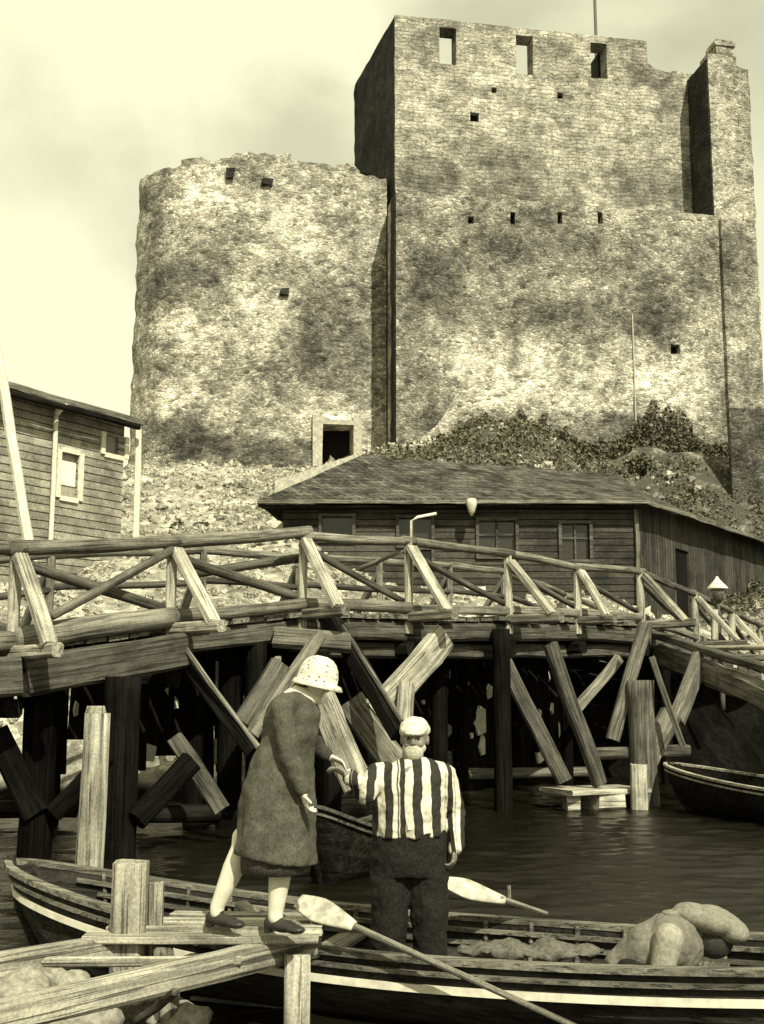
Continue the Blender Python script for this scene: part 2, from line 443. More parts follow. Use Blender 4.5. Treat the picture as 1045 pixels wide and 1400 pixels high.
# ================================================================ CASTLE
def stone(name, lo, hi, vs=2.6, coursed=False, udir=(1, 0, 0), zsplit=None, stains=(), mortar=1.35, speck=1.0):
    b = NB(name)
    wv = b.warp(b.co, 2.2, .22)
    vs = vs * 1.7; sc_ = b.map(wv, (1, 1, 1.9))
    c = b.vor(sc_, vs); e = b.vor(sc_, vs, 'DISTANCE_TO_EDGE')
    c2 = b.vor(b.map(wv, (1, 1, 1.3)), vs * 2.7)
    n = b.noise(b.map(b.co, (1, 1, 1.5)), 9, 7, .8).outputs[0]; big = b.noise(b.co, .42, 8, .7).outputs[0]; mid = b.noise(b.co, 1.7, 5, .6).outputs[0]
    t = b.sep(c.outputs['Color'])[0]
    t2 = b.sep(c2.outputs['Color'])[0]
    t = b.math('MULTIPLY_ADD', t2, .45, b.math('MULTIPLY', t, .55))
    val = b.lerp(lo, hi, t)
    val = b.math('MULTIPLY', val, b.rng(t2, .84, .9, 1, 1.5))
    val = b.math('MULTIPLY', val, b.rng(b.sep(c.outputs['Color'])[1], .8, .86, 1, .55))
    em = b.rng(e.outputs[0], .02, .09, 1, 0)
    val = b.lerp(val, (lo + hi) / 2 * mortar, b.math('MULTIPLY', em, .35))
    h = b.math('ADD', b.math('MULTIPLY', b.rng(e.outputs[0], 0, .16), .5), b.math('MULTIPLY', n, .9))
    if coursed:
        u = b.vadd(wv, udir, 'DOT_PRODUCT'); z = b.sep(wv)[2]
        br = b.t.nodes.new('ShaderNodeTexBrick'); b.put(b.warp(b.warp(b.comb(u, z, 0), .8, .5), 5, .16), br.inputs['Vector'])
        br.inputs['Scale'].default_value = 1; br.inputs['Brick Width'].default_value = .55; br.inputs['Row Height'].default_value = .19
        br.inputs['Mortar Size'].default_value = .028; br.inputs['Mortar Smooth'].default_value = .4
        br.inputs['Color1'].default_value = (lo * .8,) * 3 + (1,); br.inputs['Color2'].default_value = (hi,) * 3 + (1,); br.inputs['Mortar'].default_value = (lo * .62,) * 3 + (1,)
        bv = b.sep(br.outputs[0])[0]; bv = b.math('MULTIPLY_ADD', bv, .5, b.math('MULTIPLY', val, .5))
        val = bv; h = b.math('ADD', b.math('MULTIPLY', br.outputs['Fac'], -.7), n)
    val = b.math('MULTIPLY', val, b.rng(big, .36, .62, .55, 1.25))
    val = b.math('MULTIPLY', val, b.rng(mid, .34, .62, .68, 1.22))
    val = b.math('MULTIPLY', val, b.rng(n, .32, .68, 1 - .42 * speck, 1 + .42 * speck))
    fl = b.noise(b.co, 30, 2, .8).outputs[0]
    val = b.math('MULTIPLY', val, b.rng(fl, .35, .65, 1 - .3 * speck, 1 + .3 * speck))
    if stains: val = b.blots(b.co, val, stains)
    return b.done(val, .95, h, .7, .07)

def wall(name, plan, L, z0, z1, top, thick, holes, step, m, parent, rough=.06, zstep=None, batter=0.0, closed_back=True, zn=None, un=None):
    """thick masonry wall. plan(u)->(Vector2 pos, Vector2 outward normal); top(u)->height; holes=(u0,u1,z0,z1)"""
    def lines(a, c, st, cuts):
        cuts = sorted(set([a, c] + [q for q in cuts if a < q < c])); out = []
        for p, q in zip(cuts, cuts[1:]):
            n = max(1, round((q - p) / st)); out += [p + (q - p) * i / n for i in range(n)]
        return out + [c]
    us = lines(0, L, step, [q for hh in holes for q in hh[:2]] + (un or []))
    zs = lines(z0, z1, zstep or step, [q for hh in holes for q in hh[2:]] + (zn or []))
    nu, nz_ = len(us), len(zs)
    keep = [[False] * (nz_ - 1) for _ in range(nu - 1)]
    for i in range(nu - 1):
        uc = (us[i] + us[i + 1]) / 2; tp = top(uc)
        for j in range(nz_ - 1):
            zc = (zs[j] + zs[j + 1]) / 2
            keep[i][j] = zs[j] < tp - .02 and not any(a < uc < c and d < zc < e for a, c, d, e in holes)
    vs = []; idx = {}
    def left_of_step(i, j): return True
    def V(i, j, back):
        k = (i, j, back)
        if k in idx: return idx[k]
        p, n = plan(us[i]); q = Vector((p[0], p[1], zs[j])); n3 = Vector((n[0], n[1], 0))
        q += n3 * batter * (z1 - zs[j])
        q.z = min(q.z, top(us[i] + (.001 if un and abs(us[i] - un[0]) < 1e-6 and not left_of_step(i, j) else 0)))
        if back: q -= n3 * thick
        else:
            q += n3 * (noise.fractal(q * 1.1, .8, 2.2, 4) * rough + noise.noise(q * 3.3) * rough * .5)
            if j == nz_ - 1 or 0 < i < nu - 1: q.z += noise.noise(q * 2.1) * .03
        idx[k] = len(vs); vs.append(q); return idx[k]
    fs = []
    for i in range(nu - 1):
        for j in range(nz_ - 1):
            if not keep[i][j]: continue
            fs.append((V(i, j, 0), V(i + 1, j, 0), V(i + 1, j + 1, 0), V(i, j + 1, 0)))
            fs.append((V(i, j, 1), V(i, j + 1, 1), V(i + 1, j + 1, 1), V(i + 1, j, 1)))
            def k(a, c): return 0 <= a < nu - 1 and 0 <= c < nz_ - 1 and keep[a][c]
            if not k(i - 1, j): fs.append((V(i, j, 1), V(i, j, 0), V(i, j + 1, 0), V(i, j + 1, 1)))
            if not k(i + 1, j): fs.append((V(i + 1, j, 0), V(i + 1, j, 1), V(i + 1, j + 1, 1), V(i + 1, j + 1, 0)))
            if not k(i, j + 1): fs.append((V(i, j + 1, 0), V(i + 1, j + 1, 0), V(i + 1, j + 1, 1), V(i, j + 1, 1)))
            if not k(i, j - 1) and j: fs.append((V(i, j, 0), V(i, j, 1), V(i + 1, j, 1), V(i + 1, j, 0)))
    return link(name, mesh_of(vs, fs), m, parent)

def straight(P0, P1, out):
    P0 = Vector(P0); P1 = Vector(P1); d = (P1 - P0); L = d.length; d /= L
    n = Vector((d.y, -d.x)); n = n if n.dot(Vector(out)) > 0 else -n
    return (lambda u: (P0 + d * u, n)), L, d
def u_of(px, py, P0, d):
    """distance along the wall line whose point shows at px,py"""
    q = at(px, py, 1.0) - Vector((0, 0, CAMZ)); k = q.x   # x = k*Y
    return (k * P0[1] - P0[0]) / (d[0] - k * d[1])
def z_of(px, py, P0, d):
    u = u_of(px, py, P0, d); Y = P0[1] + d[1] * u
    return at(px, py, Y).z

keep_r = empty('castle_keep', (8, 54, 11), 'tall square stone keep with three open windows under its top', 'castle tower')
# upper storeys (set back behind a ledge)
UP0 = Vector((.59, 50.0)); UP1 = Vector((15.6, 52.75))
pU, LU, dU = straight(UP0, UP1, (0, -1))
zT = at(540, 20, 50).z
ledge = at(540, 262, 48).z
def hole(px0, px1, py0, py1, P0, d):
    c = (py0 + py1) / 2
    return (u_of(px0, c, P0, d), u_of(px1, c, P0, d), z_of((px0 + px1) / 2, py1, P0, d), z_of((px0 + px1) / 2, py0, P0, d))
hU = [hole(601, 624, 38, 88, UP0, dU), hole(706, 729, 48, 102, UP0, dU), hole(808, 830, 59, 107, UP0, dU),
      hole(672, 679, 120, 127, UP0, dU), hole(762, 770, 127, 135, UP0, dU), hole(643, 655, 154, 166, UP0, dU)]
uS = u_of(885, 70, UP0, dU); zS = z_of(900, 97, UP0, dU)
def topU(u):
    if u <= uS + 1e-5: return zT + 1
    return zS + .06 + .18 * noise.noise((u * 1.7, 2, 3))
st_up = [((6.0, 51, 24.8), (2.4, 3, 2.2), .6), ((2.0, 50, 24.4), (1.8, 3, 1.3), .72), ((12.5, 52, 25.5), (3, 3, 1.6), .8), ((13, 52, 30.6), (1.4, 3, .5), .7), ((6, 51, 28.5), (4.5, 3, 2.6), 1.25), ((3.3, 50, 26.0), (.6, 3, 2.2), .72), ((12.5, 52, 32.2), (6, 3, 1.4), .86), ((3, 50, 31.7), (2.5, 3, 1), .9)]
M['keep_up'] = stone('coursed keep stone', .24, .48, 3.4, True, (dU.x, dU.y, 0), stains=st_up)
M['keep_shade'] = stone('shaded keep stone', .02, .05, 3.4, True, (-.31, .95, 0))  # near-black copy of the keep stone: shade of unlit faces put into colour
wall('upper_wall', pU, LU, ledge - .6, zT, topU, .9, hU, .42, M['keep_up'], keep_r, rough=.05, zn=[zS], un=[uS])
# black blocks close the small putlog holes to the sky, painting their inner shade
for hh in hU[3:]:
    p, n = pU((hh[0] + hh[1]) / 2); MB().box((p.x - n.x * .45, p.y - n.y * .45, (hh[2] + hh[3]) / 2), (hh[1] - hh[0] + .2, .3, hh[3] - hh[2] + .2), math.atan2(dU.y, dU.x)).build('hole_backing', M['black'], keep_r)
# side (shaded) wall, back wall and right wall
SP1 = Vector((-1.41, 56.3))
pS, LS, dS = straight(UP0 + Vector((0, .02)), SP1, (-1, 0))
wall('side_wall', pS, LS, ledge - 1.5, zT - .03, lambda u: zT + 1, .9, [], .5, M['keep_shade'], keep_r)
zc0 = at(493, 258, 55).z
MB().box((-.85, 54.9, zc0 - .35), (1.0, 1.6, 1.5), math.atan2(dS.y, dS.x) + math.pi / 2).build('corbel', M['keep_shade'], keep_r)
pB, LB, _ = straight((-1.0, 57.3), (13.5, 60.0), (0, 1))
wall('rear_wall', pB, LB, 10, zT - 4.5, lambda u: zT - 4.5, .8, [], 1.0, M['keep_up'], keep_r)
# a stub of inner wall seen through the third window
p, n = pU(hU[2][1]); MB().box((p.x - n.x * 1.5 + .05, p.y - n.y * 1.5, (hU[2][2] + hU[2][3]) / 2 - .4), (.32, 1.2, 2.6), math.atan2(dU.y, dU.x)).build('inner_pier', M['keep_shade'], keep_r)
# lower storeys
LP0 = Vector((.60, 47.9)); LP1 = Vector((LP0.x + dU.x * 16.75, LP0.y + dU.y * 16.75))
uE = u_of(989, 430, LP0, dU)
nrm_ = Vector((dU.y, -dU.x))
pL, LL, dL = straight(LP0, LP0 + dU * uE, (0, -1))
hL = [hole(917, 930, 471, 484, LP0, dL)] + [hole(a, a + 7, 290, 306, LP0, dL) for a in (698, 762, 817)] + [hole(640, 648, 296, 306, LP0, dL)]
def wp(px, py, Y=49.5):
    v = at(px, py, Y); return (v.x, v.y, v.z)
st_lo = [(wp(715, 430), (6, 4, .9), .8), (wp(700, 320), (5, 4, 1.3), .85), (wp(600, 330), (1.3, 4, 1.2), 1.3), (wp(590, 400), (2.1, 4, 1.9), .5), (wp(905, 425), (1.7, 4, 1.9), .42), (wp(780, 345), (4.5, 4, 1.1), .75), (wp(680, 370), (3, 4, 1.6), .8),
         (wp(740, 515), (5.6, 4, 1.9), 1.7), (wp(640, 540), (2.6, 4, 1.3), 1.25), (wp(925, 520), (2.0, 4, 2.6), 1.7), (wp(560, 290), (1, 4, .8), .8), (wp(880, 590), (3.2, 4, 1.2), .42), (wp(640, 600), (3.6, 4, .9), .5)]
M['keep_lo'] = stone('rubble keep stone', .15, .39, 2.5, stains=st_lo, mortar=1.15)
wall('lower_wall', pL, LL, 8.5, ledge, lambda u: ledge + .02 + .28 * noise.noise((u * 1.3, 5, 1)) , 1.9, hL, .33, M['keep_lo'], keep_r, rough=.08)
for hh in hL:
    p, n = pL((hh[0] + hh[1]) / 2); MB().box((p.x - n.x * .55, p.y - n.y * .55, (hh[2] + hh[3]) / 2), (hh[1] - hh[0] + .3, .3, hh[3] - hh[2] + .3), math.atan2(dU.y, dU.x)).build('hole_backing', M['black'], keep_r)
pq, Lq, _ = straight(LP0 + Vector((-.07, .06)), (.10, 51.2), (-1, 0))
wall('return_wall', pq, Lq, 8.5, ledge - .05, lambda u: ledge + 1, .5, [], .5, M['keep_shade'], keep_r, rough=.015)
# plaster seam / drain line on the lower wall
u0 = u_of(867, 520, LP0, dL)
p, n = pL(u0); MB().box((p.x + n.x * .05, p.y + n.y * .05, (wp(867, 430, p.y)[2] + wp(867, 625, p.y)[2]) / 2), (.05, .08, wp(867, 430, p.y)[2] - wp(867, 625, p.y)[2]), math.atan2(dU.y, dU.x), jit=.01).build('drain_line', plain('lime wash', .36), keep_r)
# the turret's shaft continues below the ledge as a shallow projecting pier
px0 = LP0 + dU * (uE - .02) - nrm_ * .45
ppier, Lp_, _ = straight(px0 + nrm_ * .66, px0 + dU * (16.60 - uE) + nrm_ * .66, (0, -1))
M['pier'] = stone('darker pier stone', .14, .37, 3.0, stains=[(wp(1005, 340), (2, 4, 2), .75), (wp(1005, 470), (1, 4, 1), 1.5)])
wall('turret_pier', ppier, Lp_, 8.5, ledge - .15, lambda u: ledge - .2 - .25 * noise.noise((u * 2, 3, 8)), .9, [], .3, M['pier'], keep_r, rough=.05)
# right turret: shaft behind the lower wall, flush turret above the ledge
M['turret'] = stone('turret stone', .19, .42, 3.0, stains=[(wp(1000, 560), (2, 4, 2), .8)])
tu0 = u_of(973, 200, LP0, dU)
tp0 = LP0 + dU * tu0; tp1 = LP1
nrm = Vector((dU.y, -dU.x))
zt1 = at(1015, 92, 51).z
pt, Lt, _ = straight(tp0 + dU * .0 + nrm * .0, tp1, (0, -1))
def topT(u):
    return zt1 + (.45 if u < 1.5 else 0) - max(0, u - 1.4) * .25 + .15 * noise.noise((u * 3, 1, 1))
wall('turret_front', pt, Lt, 8.5, zt1 + .6, topT, .8, [], .3, M['turret'], keep_r, rough=.05)
b0 = tp0
pt2, Lt2, _ = straight(b0 + Vector((-.06, .02)), b0 - nrm * 2.6 + Vector((-.06, 0)), (-1, 0))
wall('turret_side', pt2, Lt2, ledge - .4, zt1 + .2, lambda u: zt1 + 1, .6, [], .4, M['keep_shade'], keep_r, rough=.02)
b1 = tp1
pt3, Lt3, _ = straight(b1, b1 - nrm * 6, (1, 0))
wall('turret_right_side', pt3, Lt3, 8.5, zt1 - .2, lambda u: zt1 + 1, .6, [], .5, M['turret'], keep_r, rough=.12)
cc = (pt(.55)[0]); ztc = at(985, 68, 51).z
MB().box((cc.x + .25, cc.y + .5, (zt1 + ztc) / 2 + .1), (.85, .8, ztc - zt1 + .5), .18, jit=.04).box((cc.x + .25, cc.y + .5, ztc + .12), (1.0, .95, .22), .18, jit=.03).build('chimney', M['turret'], keep_r)
# flagpole on the keep
fp = at(815, 50, 53.5)
fr = log('flagpole', (fp.x, 53.5, fp.z - 3), (fp.x, 53.5, fp.z + 6), .09, .06, plain('iron pole', .12), None)
tag(fr, 'thin dark flagpole rising from the top of the square keep', 'flagpole')

# left bastion, flat face bending round a blunt corner
tow = empty('castle_bastion', (-5, 53, 11), 'broad lower stone tower with ragged top and a dark square doorway', 'castle tower')
A = Vector((.22, 50.6)); B = Vector((-7.72, 49.3)); 
def plan_tow(u):
    L1 = (B - A).length; d = (A - B).normalized()          # u from left end of the curve
    arc = 4.3
    rad = 3.2; ang = arc / rad
    n1_ = Vector((d.y, -d.x))
    if u < arc:
        a = (arc - u) / rad
        c = B - n1_ * rad
        n = Vector((n1_.x * math.cos(-a) - n1_.y * math.sin(-a), n1_.x * math.sin(-a) + n1_.y * math.cos(-a)))
        return c + n * rad, n
    p = B + d * (u - arc)
    bul = math.sin(math.pi * min(1, (u - arc) / L1)) * .35
    return p + n1_ * bul, n1_
LT = 4.3 + (B - A).length
ztw = 25.35
def topW(u):
    return ztw + .35 * noise.noise((u * .8, 4, 4)) + .2 * noise.noise((u * 2.7, 1, 4)) + (.3 if 5.2 < u < 8 else 0) - .25 * (u > 11) - .35 * (u < 3)
def u_tow(px, py):
    best = min((abs((at(px, py, plan_tow(LT * i / 400)[0].y).x) - plan_tow(LT * i / 400)[0].x), i) for i in range(120, 400))
    return LT * best[1] / 400
du0, du1 = u_tow(441, 610), u_tow(482, 610); ym = plan_tow((du0 + du1) / 2)[0].y
dz0, dz1 = at(460, 636, ym).z, at(460, 582, ym).z
hT = [(du0, du1, dz0, dz1)]
def wpt(px, py): return wp(px, py, 50)
st_t = [(wpt(245, 385), (2.6, 4, 1.5), .5), (wpt(455, 470), (2.4, 4, 3.2), .50), (wpt(250, 600), (3, 4, 1.3), .45), (wpt(390, 625), (3, 4, .9), .6), (wpt(280, 270), (3, 4, 1.6), 1.5), (wpt(430, 560), (1.9, 4, 1.2), 1.5), (wpt(470, 600), (1.7, 4, 1.3), 1.6), (wpt(270, 470), (2.5, 4, 1.2), 1.2), (wpt(410, 320), (3, 4, 2.2), 1.35), (wpt(350, 430), (1.2, 4, 3), 1.3), (wpt(390, 360), (.9, 4, 1.0), .75), (wpt(310, 620), (3.4, 4, .8), .6), (wpt(215, 280), (.7, 4, 2), .6), (wpt(250, 540), (2.4, 4, .8), 1.3)]  # the narrow left-edge blot puts the corner's shade into the colour
M['tower'] = stone('rubble tower stone', .19, .44, 2.4, stains=st_t, mortar=1.1)
wall('tower_wall', plan_tow, LT, 8.5, 26.9, topW, 1.6, hT, .3, M['tower'], tow, rough=.11, batter=.006)
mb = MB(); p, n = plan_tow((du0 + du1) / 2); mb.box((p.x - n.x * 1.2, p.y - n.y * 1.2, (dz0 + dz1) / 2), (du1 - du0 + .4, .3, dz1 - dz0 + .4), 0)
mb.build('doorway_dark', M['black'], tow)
fm = plain('dressed pale stone', .38, .9, .4, 8)
for uu, nm in ((du0 - .24, 'door_jamb'), (du1 + .2, 'door_jamb')):
    p, n = plan_tow(uu); MB().box((p.x + n.x * .16, p.y + n.y * .16, (dz0 + dz1) / 2 + .1), (.42 if uu < du1 else .34, .34, dz1 - dz0 + .5), .18, jit=.03).build(nm, fm, tow)
p, n = plan_tow((du0 + du1) / 2); MB().box((p.x + n.x * .17, p.y + n.y * .17, dz1 + .1), (du1 - du0 + .1, .34, .2), .18, jit=.02).build('lintel', fm, tow)
# dark blocks on the wall face, painting the shade of hollows
for a, c, w_, h_ in ((315, 238, .32, .45), (365, 250, .5, .3), (388, 400, .35, .25)):
    uu = u_tow(a, c); p, n = plan_tow(uu); z = at(a, c, p.y).z
    MB().box((p.x + n.x * .08, p.y + n.y * .08, z), (w_, .25, h_), .2, jit=.06).build('hollow_shade', M['keep_shade'], tow)
# rear side so the tower is solid from other angles
pr, Lr, _ = straight(plan_tow(0)[0], Vector((-7.0, 62)), (-1, 0))
wall('rear_wall', pr, Lr, 8.5, 24.6, lambda u: 25, 1.2, [], .8, M['tower'], tow, rough=.12)

# curved buttress at the foot of the keep
bt = MB(); pts = []
c0 = at(560, 600, 47.3)
for i in range(11):
    t = i / 10; px = 530 + 95 * t
    zt = at(px, 612 - 62 * (t ** 2.2) if t < .75 else 612 - 62 * (.75 ** 2.2) - (t - .75) * 160, 47.3).z
    pts.append((at(px, 600, 47.3).x, zt))
poly = [Vector((x_, 46.9 + .1 * (x_ - c0.x), z_)) for x_, z_ in pts] + [Vector((pts[-1][0], 47.4, 9)), Vector((pts[0][0], 46.9, 9))]
bt.prism(poly, (0, 1.2, 0))
tag(bt.build('stone_buttress', stone('pale rubble stone', .25, .42, 3)), 'pale curved stone buttress at the foot of the keep beside the dark gap', 'buttress')

# pale stair wall running down from the doorway to the roof
sw = MB(); pa, pb = at(376, 657, 39.4), at(495, 618, 41.5)
sw.prism([pa, pb, pb - Vector((0, 0, 1.2)), pa - Vector((0, 0, 1.5))], (.15, .7, 0))
tag(sw.build('stair_wall', fm), 'low pale sloping stone wall below the dark doorway', 'wall')

# dark outer wall at the right edge
ow = straight((at(997, 560, 47.2).x, 47.2), (at(1100, 575, 46).x + 4, 46.0), (0, -1))
zz = at(1000, 558, 47.2).z
M['outer'] = stone('dark outer wall stone', .05, .15, 3)
o = wall('outer_wall', ow[0], ow[1], 6, zz, lambda u: zz + .02 - u * .08, .8, [], .5, M['outer'], None)
tag(o, 'low dark rubble wall before the foot of the turret at the right edge', 'wall')
# ================================================================ TIMBER HOUSES
def boards_mat(name, lo, hi, pitch, vert=False, udir=(1, 0, 0)):
    """boarded wall: each board has its own tone, dark joints"""
    b = NB(name)
    u = b.vadd(b.co, udir, 'DOT_PRODUCT'); z = b.sep(b.co)[2]
    a, l = (u, z) if vert else (z, u)
    k = b.math('DIVIDE', b.math('ADD', a, b.math('MULTIPLY', b.noise(b.co, .7, 2).outputs[0], pitch * .25)), pitch)
    cell = b.math('FLOOR', k); fr_ = b.math('FRACT', k)
    cl = b.math('FLOOR', b.math('DIVIDE', b.math('ADD', l, b.math('MULTIPLY', cell, 1.37)), 2.9))
    wn = b.t.nodes.new('ShaderNodeTexWhiteNoise'); wn.noise_dimensions = '2D'; b.put(b.comb(cell, cl, 0), wn.inputs['Vector'])
    g = b.noise(b.comb(b.math('MULTIPLY', l, .8), b.math('MULTIPLY', a, 14), b.math('MULTIPLY', cell, 7.1)), 2, 7, .65).outputs[0]
    val = b.lerp(lo, hi, b.math('MULTIPLY_ADD', wn.outputs['Value'], .55, b.math('MULTIPLY', b.rng(g, .3, .7), .45)))
    j = b.math('MINIMUM', fr_, b.math('SUBTRACT', 1, fr_))
    val = b.math('MULTIPLY', val, b.rng(j, .03, .1, .22, 1))
    val = b.math('MULTIPLY', val, b.rng(b.noise(b.co, 1.2, 6, .7).outputs[0], .3, .62, .5, 1.2))
    val = b.math('MULTIPLY', val, b.rng(b.noise(b.co, 26, 3, .8).outputs[0], .3, .7, .6, 1.4))
    return b.done(val, .9, b.math('ADD', b.rng(j, 0, .12), b.math('MULTIPLY', g, .3)), .8, .03)

def planar(P0, P1, z0, z1, off, name, m, parent, d=.06, u0=0, u1=None):
    """a slab standing on the line P0-P1, between distances u0..u1, sticking out by off"""
    P0, P1 = Vector(P0), Vector(P1); t = (P1 - P0).normalized(); n = Vector((t.y, -t.x))
    u1 = (P1 - P0).length if u1 is None else u1
    a = P0 + t * u0 + n * off; c = P0 + t * u1 + n * off
    mb = MB(); mb.prism([(a.x, a.y, z0), (c.x, c.y, z0), (c.x, c.y, z1), (a.x, a.y, z1)], (-n.x * d, -n.y * d, 0))
    return mb.build(name, m, parent)

# ---- long low timber house in front of the keep
hz = at(360, 684, 33).z                      # eave height
hA, hB = Vector((at(352, 684, 33).x, 33)), Vector((at(884, 684, 33).x, 33))
kk = at(1045, 737, 42); hC = Vector((hB.x + (kk.x - hB.x) * 1.6, 33 + 9 * 1.6))
hr = empty('timber_house', ((hA.x + hB.x) / 2, 35, 4.4), 'long low dark timber house with hipped shingle roof in front of the keep', 'house')
M['boards'] = boards_mat('dark horizontal house boards', .02, .09, .19)
dR = (hC - hB).normalized()
M['boardsv'] = boards_mat('dark vertical house boards', .018, .08, .22, True, (dR.x, dR.y, 0))
wA, wB = hA + Vector((.7, .55)), hB + Vector((-.25, .55))
wb = 2.9
# front wall with real openings
def hu(px): return at(px, 740, wA.y).x - wA.x
def hzv(py): return at(600, py, wA.y).z
winH = [(468 - 28, 468 + 14, 706, 738), (546, 590, 708, 745), (655, 705, 712, 760), (768, 806, 716, 765), (572, 590, 752, 772)]
holesH = [(hu(a), hu(c), hzv(e), hzv(d)) for a, c, d, e in winH]
plH, LH, dH = straight(wA, wB, (0, -1))
wall('front_wall', plH, LH, wb, hz + .1, lambda u: hz + 1, .2, holesH, .5, M['boards'], hr, rough=.008)
for i, (a, c, z0, z1) in enumerate(holesH):
    y = wA.y
    f = MB(); t_ = .09
    for cx, cz, dx, dz in (((a + c) / 2, z1 + t_ / 2, c - a + 2 * t_, t_), ((a + c) / 2, z0 - t_ / 2, c - a + 2 * t_, t_), (a - t_ / 2, (z0 + z1) / 2, t_, z1 - z0), (c + t_ / 2, (z0 + z1) / 2, t_, z1 - z0)):
        f.box((wA.x + cx, y - .04, cz), (dx, .09, dz))
    if i in (2, 3):
        f.box((wA.x + (a + c) / 2, y + .06, (z0 + z1) / 2), (.05, .05, z1 - z0)).box((wA.x + (a + c) / 2, y + .065, z0 + (z1 - z0) * .6), (c - a, .04, .05))
    w_ = f.build('window', M['wood_brown'], hr)
    MB().box((wA.x + (a + c) / 2, y + .14, (z0 + z1) / 2), (c - a + .05, .03, z1 - z0 + .05)).build('pane', M['glass'] if 'glass' in M else M.setdefault('glass', plain('dark window glass', .03, .12, spec=.5)), w_)
p2, L2, _ = straight(wB, hC + Vector((-.5, .3)), (1, -.3))
wall('right_wall', p2, L2, 2.0, hz + .1, lambda u: hz + 1, .2, [(3.2, 4.4, 2.2, 6.3)], .6, M['boardsv'], hr, rough=.008)
q, n = p2(3.8); MB().box((q.x - n.x * .12, q.y - n.y * .12, 4.2), (1.3, .06, 4.3), math.atan2(dR.y, dR.x)).build('door', M['wood_dark'], hr)
wall('left_wall', *straight(wA, wA + Vector((.6, 6)), (-1, 0))[:2], wb, hz + .1, lambda u: hz + 1, .2, [], .6, M['boards'], hr, rough=.008)
# roof
b = NB('worn roof shingles')
sp = b.sep(b.co)
br = b.t.nodes.new('ShaderNodeTexBrick'); b.put(b.comb(b.math('ADD', sp[0], sp[1]), b.math('MULTIPLY', sp[2], 2.2), 0), br.inputs['Vector'])
br.inputs['Scale'].default_value = 1; br.inputs['Brick Width'].default_value = .22; br.inputs['Row Height'].default_value = .3; br.inputs['Mortar Size'].default_value = .02
br.inputs['Color1'].default_value = (.035,) * 3 + (1,); br.inputs['Color2'].default_value = (.10,) * 3 + (1,); br.inputs['Mortar'].default_value = (.02,) * 3 + (1,)
v_ = b.math('MULTIPLY', b.sep(br.outputs[0])[0], b.rng(b.noise(b.co, 1.3, 6, .75).outputs[0], .35, .62, .35, 1.7))
v_ = b.math('MULTIPLY', v_, b.rng(b.noise(b.co, 20, 4, .8).outputs[0], .3, .7, .5, 1.6))
M['shingle'] = b.done(v_, .9, b.math('SUBTRACT', b.noise(b.co, 20, 4, .8).outputs[0], br.outputs['Fac']), .8, .05)
ez = hz + .02
ra, rb = Vector((at(497, 625, 37.2).x, 37.2, at(497, 622, 37.2).z)), Vector((at(835, 640, 37.6).x, 37.6, at(835, 648, 37.6).z))
rc = Vector((14.5, 49.5, rb.z - .6))
eA, eB, eC = Vector((hA.x, hA.y, ez)), Vector((hB.x, hB.y, ez)), Vector((hC.x, hC.y, ez))
eD = Vector((hA.x + .9, 41.5, ez))
roof = MB(); th = Vector((0, 0, -.14))
def grid_quad(mb, a, b_, c, d, nu=26, nv=10, sag=.05):
    vs = []; fs = []
    for lay in (0, 1):
        for i in range(nu + 1):
            for j in range(nv + 1):
                s_, t_ = i / nu, j / nv
                p = a.lerp(b_, s_).lerp(d.lerp(c, s_), t_)
                p = p + Vector((0, 0, noise.noise(p * .8) * sag + noise.noise(p * 3) * sag * .4 - .14 * lay))
                vs.append(p)
    o_ = (nu + 1) * (nv + 1)
    for i in range(nu):
        for j in range(nv):
            k = i * (nv + 1) + j
            fs.append((k, k + nv + 1, k + nv + 2, k + 1)); fs.append((k + o_, k + 1 + o_, k + nv + 2 + o_, k + nv + 1 + o_))
    rim = [i * (nv + 1) for i in range(nu + 1)] + [nu * (nv + 1) + j for j in range(1, nv + 1)] + [i * (nv + 1) + nv for i in range(nu - 1, -1, -1)] + [j for j in range(nv - 1, 0, -1)]
    for k in range(len(rim)):
        p_, q_ = rim[k], rim[(k + 1) % len(rim)]; fs.append((p_, p_ + o_, q_ + o_, q_))
    mb.add(vs, fs)
grid_quad(roof, eA, eB, rb, ra)
grid_quad(roof, eB, eC, rc, rb)
grid_quad(roof, eD, eA, ra, ra + Vector((0, .01, 0)))
grid_quad(roof, rb, rc, rc + Vector((-6, 3, -2.5)), ra + Vector((0, 5, -2.5)))
rf = roof.build('roof', M['shingle'], hr)
beam('eave_board', eA + Vector((0, -.03, -.07)), eB + Vector((.03, -.03, -.07)), .05, .1, M['wood_mid'], hr)
beam('eave_board', eB + Vector((.03, -.03, -.07)), eC + Vector((0, -.03, -.07)), .05, .12, M['wood_mid'], hr)
soff = MB().prism([eA + Vector((.02, .03, -.16)), eB + Vector((-.02, .03, -.16)), eB + Vector((-.3, .62, -.16)), eA + Vector((.3, .62, -.16))], (0, 0, -.05)); soff.build('soffit', M['wood_dark'], hr)
beam('corner_board', (wB.x + .05, wB.y - .06, wb), (wB.x + .05, wB.y - .06, hz), .12, .1, M['wood_mid'], hr)
g = at(645, 690, 32.9)
MB().tube([(g.x, 32.85, g.z + .16), (g.x, 32.85, g.z + .0), (g.x, 32.86, g.z - .2), (g.x, 32.9, g.z - .32)], [.13, .15, .09, .03], 12).build('rainwater_hopper', plain('pale zinc', .5, .5), hr, True)

